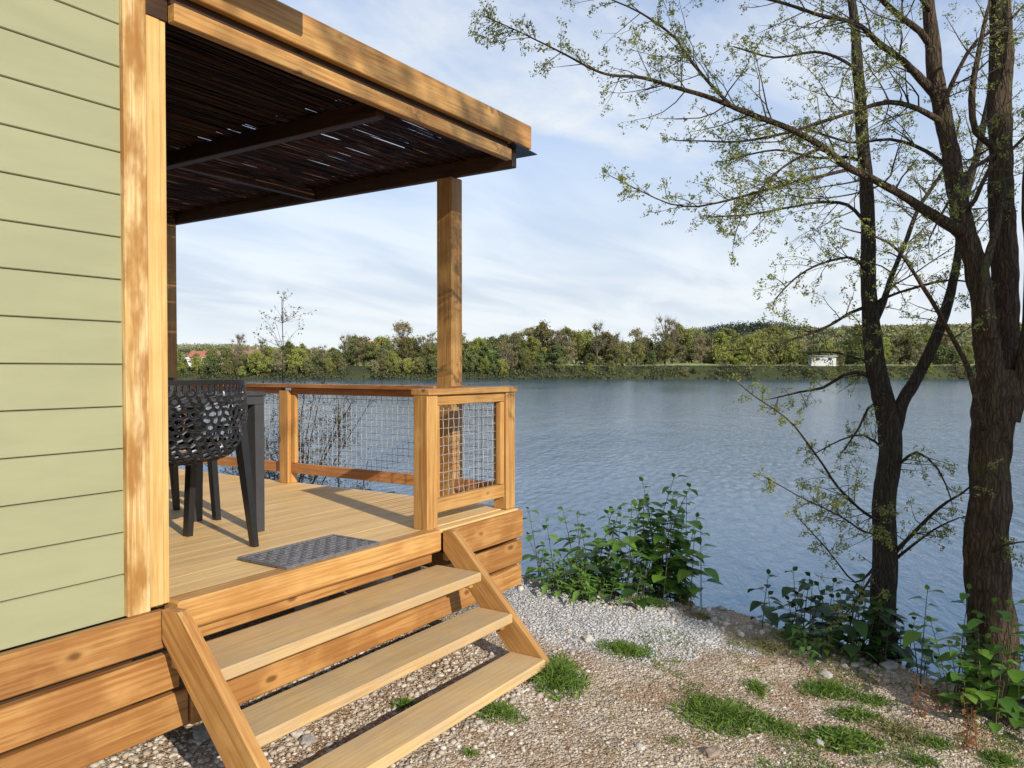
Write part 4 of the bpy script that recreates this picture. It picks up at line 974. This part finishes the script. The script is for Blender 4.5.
# bare sapling behind the railing
def shrub(px, dep, top_py, w_, nst, label, lvl=2, den=9, seed=3, leafm=SMALLD):
    random.seed(seed)
    q = at(px, 370, dep); b_ = Vector((q.x, q.y, gz(q.x, q.y))); topz = at(px, top_py, dep).z; H = topz-b_.z
    t_ = thing('sapling', b_, label, 'shrub', 'thin shrubs on the lake bank'); a_ = MB(); l2 = []
    for i in range(nst):
        lean = CR*random.uniform(-w_, w_)+Vector((random.gauss(0, .1), random.gauss(0, .1), 0)); h2 = H*(1 if i == 0 else random.uniform(.35, .78)); lean = lean*(.15 if i == 0 else 1)
        pts = [b_+lean*(k/10)**1.2+Vector((mnoise.noise(Vector((i, k*.5, 1)))*.05, mnoise.noise(Vector((i, k*.5, 4)))*.05, h2*k/10-.05)) for k in range(11)]
        a_.tube(pts, [.011*(1-.85*k/10)*(1 if i == 0 else .7)+.0015 for k in range(11)], 5)
        for k in range(int(h2*den*(2.2 if i == 0 else 1))):
            t3 = random.uniform(.15, 1); j = min(9, int(t3*10)); s_ = Vector((random.gauss(0, 1), random.gauss(0, 1), random.uniform(.4, 1.4))).normalized()
            grow(a_, l2, pts[j], s_, random.uniform(.2, .5)*(1.25-t3*.6), .0032, lvl-1, 1.0)
    a_.build('branches', TWIG, t_, fixn=False); sprigs(l2, leafm, t_, 'leaves', .010, 4, .022)
shrub(288, 8.0, 292, .8, 20, 'thin bare sapling with a few dark leaves rising above the lakeside handrail', seed=4)
shrub(340, 8.4, 395, .7, 12, 'low twiggy brown shrub behind the mesh of the side railing', seed=9)
shrub(238, 9.5, 335, .5, 6, 'thin sapling left of the tallest one, behind the table', seed=12, den=6)
random.seed(21)

# grass tufts
def tuft(px, py, wpx, hpx, n, label, mat=GRASSM, ln=.06, name='grass_tuft', wid=.0028, dens=1.):
    b_ = gp(px, py); dep = b_.dot(CF); rx = wpx*.5*dep/FPX; ry = hpx*.5*dep/FPX*2.6
    mb_ = MB(); fw = Vector((CF.x, CF.y, 0)).normalized()
    for _ in range(n):
        a_ = random.random()*6.28; q = abs(random.gauss(0, .5)); q = min(q, .95)
        p = b_+CR*math.cos(a_)*q*rx+fw*math.sin(a_)*q*ry; p.z = gz(p.x, p.y)-.004
        l_ = ln*random.uniform(.4, 1.15)*(1.1-.4*q); d = Vector((random.gauss(0, .5), random.gauss(0, .5), 1)).normalized(); s_ = d.cross(Vector((random.gauss(0, 1), random.gauss(0, 1), .1))).normalized()*wid*random.uniform(.6, 1.5)
        dr = Vector((d.x, d.y, 0))*.5*l_-Vector((0, 0, .18*l_))
        m1 = p+d*l_*.5; m2 = p+d*l_+dr
        mb_.add([p-s_, p+s_, m1+s_*.8, m1-s_*.8, m2], [[0, 1, 2, 3], [3, 2, 4]])
    o = mb_.build(name, mat, fixn=False); o.data.transform(Matrix.Translation(-b_)); o.location = b_
    return tag(o, label, 'grass', 'green tufts on the gravel')
tuft(626, 652, 62, 16, 1500, 'round dark green tuft alone on the grey gravel in the middle', ln=.05)
tuft(558, 680, 62, 34, 1700, 'tall bright grass tuft at the foot of the right step stringer', ln=.10)
tuft(500, 714, 60, 18, 700, 'sparse weeds along the front of the lowest tread', ln=.05)
tuft(405, 706, 30, 8, 260, 'small green weeds under the steps between the middle and lowest tread', ln=.05)
tuft(722, 716, 100, 26, 2600, 'widest dark green patch on the brown gravel at lower right', ln=.07)
tuft(780, 730, 60, 16, 800, 'thin patch joining the wide dark patch and the leafy one', ln=.04)
tuft(843, 742, 74, 20, 1500, 'leafy dark green patch lowest of the big patches, right of the widest one', ln=.06, wid=.006)
tuft(757, 690, 26, 20, 300, 'small yellowish tuft above the widest patch', ln=.05)
tuft(830, 692, 74, 16, 1300, 'long green patch above the leafy dark one', ln=.06)
tuft(872, 702, 50, 18, 500, 'thin green patch right of the long patch', ln=.04)
tuft(648, 604, 60, 9, 900, 'grass strip at the foot of the tall broad leaved clump', ln=.06)
tuft(700, 618, 40, 8, 500, 'yellowish grass on the crest right of the tall clump', DRYG, ln=.05)
tuft(800, 640, 64, 14, 800, 'green grass on the crest below the dark plants', ln=.05)
tuft(770, 648, 60, 18, 500, 'dry yellow grass on the crest left of the slender trunk', DRYG, ln=.05)
tuft(900, 735, 70, 30, 500, 'dry grass at the lower right below the red shoots', DRYG, ln=.06)
tuft(1000, 762, 50, 14, 500, 'green grass at the bottom right corner', ln=.06)
tuft(700, 700, 40, 12, 260, 'sparse tuft left of the widest patch', ln=.035)
tuft(855, 716, 60, 14, 520, 'weedy patch between the long patch and the lowest big patch', ln=.04, wid=.005)
tuft(935, 745, 46, 14, 380, 'weedy green patch left of the lone reddish shoot', ln=.045)
tuft(925, 764, 30, 10, 200, 'small tuft at the bottom edge right of the leafy patch', ln=.05)
tuft(470, 755, 16, 6, 60, 'tiny weed at the bottom edge right of the lowest tread', ln=.04)

def sparse(name, label, mat, n, x0, x1, y0, y1, ln, wid, thr):
    mb_ = MB(); k = 0
    while k < n:
        p = onz(random.uniform(x0, x1), random.uniform(y0, y1), -1.6); p.z = gz(p.x, p.y)-.003
        if p.x > float(np.interp(p.y, CY, CX))+.2: k += .05; continue
        if n2(p.x, p.y, 3.2, 11)+.4*n2(p.x, p.y, 9, 3) < thr: k += .05; continue
        k += 1; l_ = ln*random.uniform(.3, 1.2); d = Vector((random.gauss(0, .7), random.gauss(0, .7), 1)).normalized(); s_ = d.cross(Vector((random.gauss(0, 1), random.gauss(0, 1), .1))).normalized()*wid*random.uniform(.6, 1.5)
        m1 = p+d*l_*.5; m2 = p+d*l_+Vector((d.x, d.y, 0))*.4*l_
        mb_.add([p-s_, p+s_, m1+s_*.8, m1-s_*.8, m2], [[0, 1, 2, 3], [3, 2, 4]])
    return tag(mb_.build(name, mat, fixn=False), label, 'grass', None, 'stuff')
sparse('thin_grass', 'thin scattered grass and weeds coming up through the gravel of the bank', GRASSM, 4200, 640, 1024, 640, 768, .028, .0026, .12)
sparse('dry_grass', 'dry straw coloured grass lying over the gravel near the crest', DRYG, 2600, 600, 1024, 610, 768, .03, .0018, .05)
def litter(n):
    C = []
    while len(C) < n:
        p = onz(random.uniform(470, 1024), random.uniform(600, 768), -1.6)
        if p.x < float(np.interp(p.y, CY, CX))+.15 and not (p.y > 2.6 and p.x < 4.2): C.append((p.x, p.y, gz(p.x, p.y)+.006))
    V, F = quads(np.array(C), .010, .45, 0); V[:, 2] = np.repeat(np.array(C)[:, 2], 4) + (V[:, 2]-np.repeat(np.array(C)[:, 2], 4))*.3
    return tag(npmesh('leaf_litter', V, F, islandmat('dry leaf litter', [(.16, .09, .045), (.28, .18, .09), (.10, .06, .035), (.36, .27, .16)], .8)), 'small dry leaves and bark bits strewn over the gravel', 'leaf litter', None, 'stuff')
litter(1500)
# ------------------------------------------------------------------ stones
def ico():
    p = (1+5**.5)/2
    v = np.array([(-1, p, 0), (1, p, 0), (-1, -p, 0), (1, -p, 0), (0, -1, p), (0, 1, p), (0, -1, -p), (0, 1, -p), (p, 0, -1), (p, 0, 1), (-p, 0, -1), (-p, 0, 1)], float); v /= np.linalg.norm(v[0])
    f = np.array([(0, 11, 5), (0, 5, 1), (0, 1, 7), (0, 7, 10), (0, 10, 11), (1, 5, 9), (5, 11, 4), (11, 10, 2), (10, 7, 6), (7, 1, 8), (3, 9, 4), (3, 4, 2), (3, 2, 6), (3, 6, 8), (3, 8, 9), (4, 9, 5), (2, 4, 11), (6, 2, 10), (8, 6, 7), (9, 8, 1)])
    return v, f
IV, IF = ico()
def scatter(name, label, pts, sizes, mat):
    n = len(pts); C = np.array([(x, y, gz(x, y)) for x, y in pts]); s = np.asarray(sizes)
    sc = s[:, None, None]*np.stack([.8+.5*rng.random(n), .7+.5*rng.random(n), .45+.35*rng.random(n)], 1)[:, None, :]
    v = IV[None]*sc*(1+.18*rng.normal(size=(n, 12, 1)))
    a = rng.random(n)*6.28; ca, sa = np.cos(a)[:, None], np.sin(a)[:, None]
    v = np.stack([v[..., 0]*ca-v[..., 1]*sa, v[..., 0]*sa+v[..., 1]*ca, v[..., 2]], -1)
    C[:, 2] += s*.15; V = (v+C[:, None]).reshape(-1, 3); F = (IF[None]+12*np.arange(n)[:, None, None]).reshape(-1, 3)
    o = npmesh(name, V, F, mat); return tag(o, label, 'gravel', None, 'stuff')
def inzone(px0, px1, py0, py1, n, pred=None):
    out = []
    while len(out) < n:
        p = onz(random.uniform(px0, px1), random.uniform(py0, py1), -1.58)
        if p.x < float(np.interp(p.y, CY, CX))+.5 and (pred is None or pred(p.x, p.y)): out.append((p.x, p.y))
    return out
# pebbles, denser near and under the steps
def isgrey(x, y): return math.hypot(x-4.35, (y*.75+.55-2.35)) + .5*(.5+.5*n2(x, y, 4)) < 1.0
P1 = inzone(480, 1024, 590, 768, 6500, lambda x, y: not isgrey(x, y) and not (y > 2.6 and x < 4.17))
scatter('brown_gravel', 'brown and beige gravel scattered over the open bank', P1, .003+.007*rng.random(len(P1))**4, STONE)
P2 = [(random.uniform(3.3, 4.9), random.uniform(1.2, 3.1)) for _ in range(16000)]
P2 = [p for p in P2 if isgrey(*p) and p[0] < float(np.interp(p[1], CY, CX))+.1 and not (p[1] > 2.68 and p[0] < 4.2)]
scatter('grey_gravel', 'grey crushed stone beside the deck corner', P2, .004+.006*rng.random(len(P2))**2, GSTONE)
P3 = [(random.uniform(1.3, 3.3)+abs(random.gauss(0, .22)), random.uniform(1.3, 3.2)) for _ in range(12000)]
P3 = [p for p in P3 if random.random() < (p[1]-1.65)/.35]
scatter('coarse_gravel', 'coarse pale pebbles under and beside the steps', P3, .0042+.014*rng.random(len(P3))**4, STONE)
P4 = [(x, y) for x, y in ((random.uniform(3.9, 5.6), random.uniform(-.6, 3.2)) for _ in range(2600)) if x > float(np.interp(y, CY, CX))-.35]
scatter('bank_rubble', 'rubble on the slope down to the water', P4, .006+.022*rng.random(len(P4))**2.5, STONE)
def stone(px, py, s, label, mat=STONE):
    b_ = gp(px, py); v = IV.copy()
    m_ = MB(); import bmesh
    bm = bmesh.new(); bmesh.ops.create_icosphere(bm, subdivisions=3, radius=1); k = random.random()*50
    for q in bm.verts:
        d = 1+.32*mnoise.noise(q.co*1.1+Vector((k, 0, 0)))+.10*mnoise.noise(q.co*3+Vector((k, 0, 0))); q.co = Vector((q.co.x*s*d*1.15, q.co.y*s*d*.9, q.co.z*s*d*.62))
    me = bpy.data.meshes.new('stone'); bm.to_mesh(me); bm.free(); me.materials.append(mat); o = bpy.data.objects.new('stone', me); SC.collection.objects.link(o)
    o.location = b_+Vector((0, 0, s*.2)); o.rotation_euler = (0, 0, random.random()*6)
    return tag(o, label, 'stone', 'larger stones on the gravel')
PALE = plain('pale limestone', (.46, .43, .38), .85, 0, .2, 30, .4); BRST = plain('brownish stone', (.24, .18, .14), .85, 0, .3, 30, .4); GRST = plain('grey stone', (.30, .29, .27), .85, 0, .25, 30, .4)
stone(588, 640, .03, 'pale stone left of the round dark green tuft', PALE)
stone(776, 664, .018, 'small dark upright stone right of centre on the gravel', BRST)
stone(674, 688, .022, 'dark brown stone alone on the brown gravel', BRST)
stone(826, 676, .035, 'flat pale stone half sunk near the crest', PALE)
stone(888, 668, .05, 'flattish grey stone at the crest behind the grass', GRST)
stone(307, 742, .034, 'rounded grey stone left of the pebbles under the lowest treads', GRST)
stone(297, 735, .03, 'white angular stone beside the rounded grey one under the steps', PALE)
stone(395, 705, .016, 'small white stone beside the weeds under the steps', PALE)
stone(712, 756, .035, 'dark stone at the bottom edge below the widest green patch', BRST)
stone(640, 748, .02, 'pale flat stone near the bottom edge in the middle', PALE)
stone(528, 618, .018, 'grey stone on the grey gravel beside the upper tread', GRST)
stone(205, 735, .05, 'dark stone in the shade under the left stringer', GRST)
stone(820, 745, .025, 'white stone touching the leafy dark green patch', PALE)
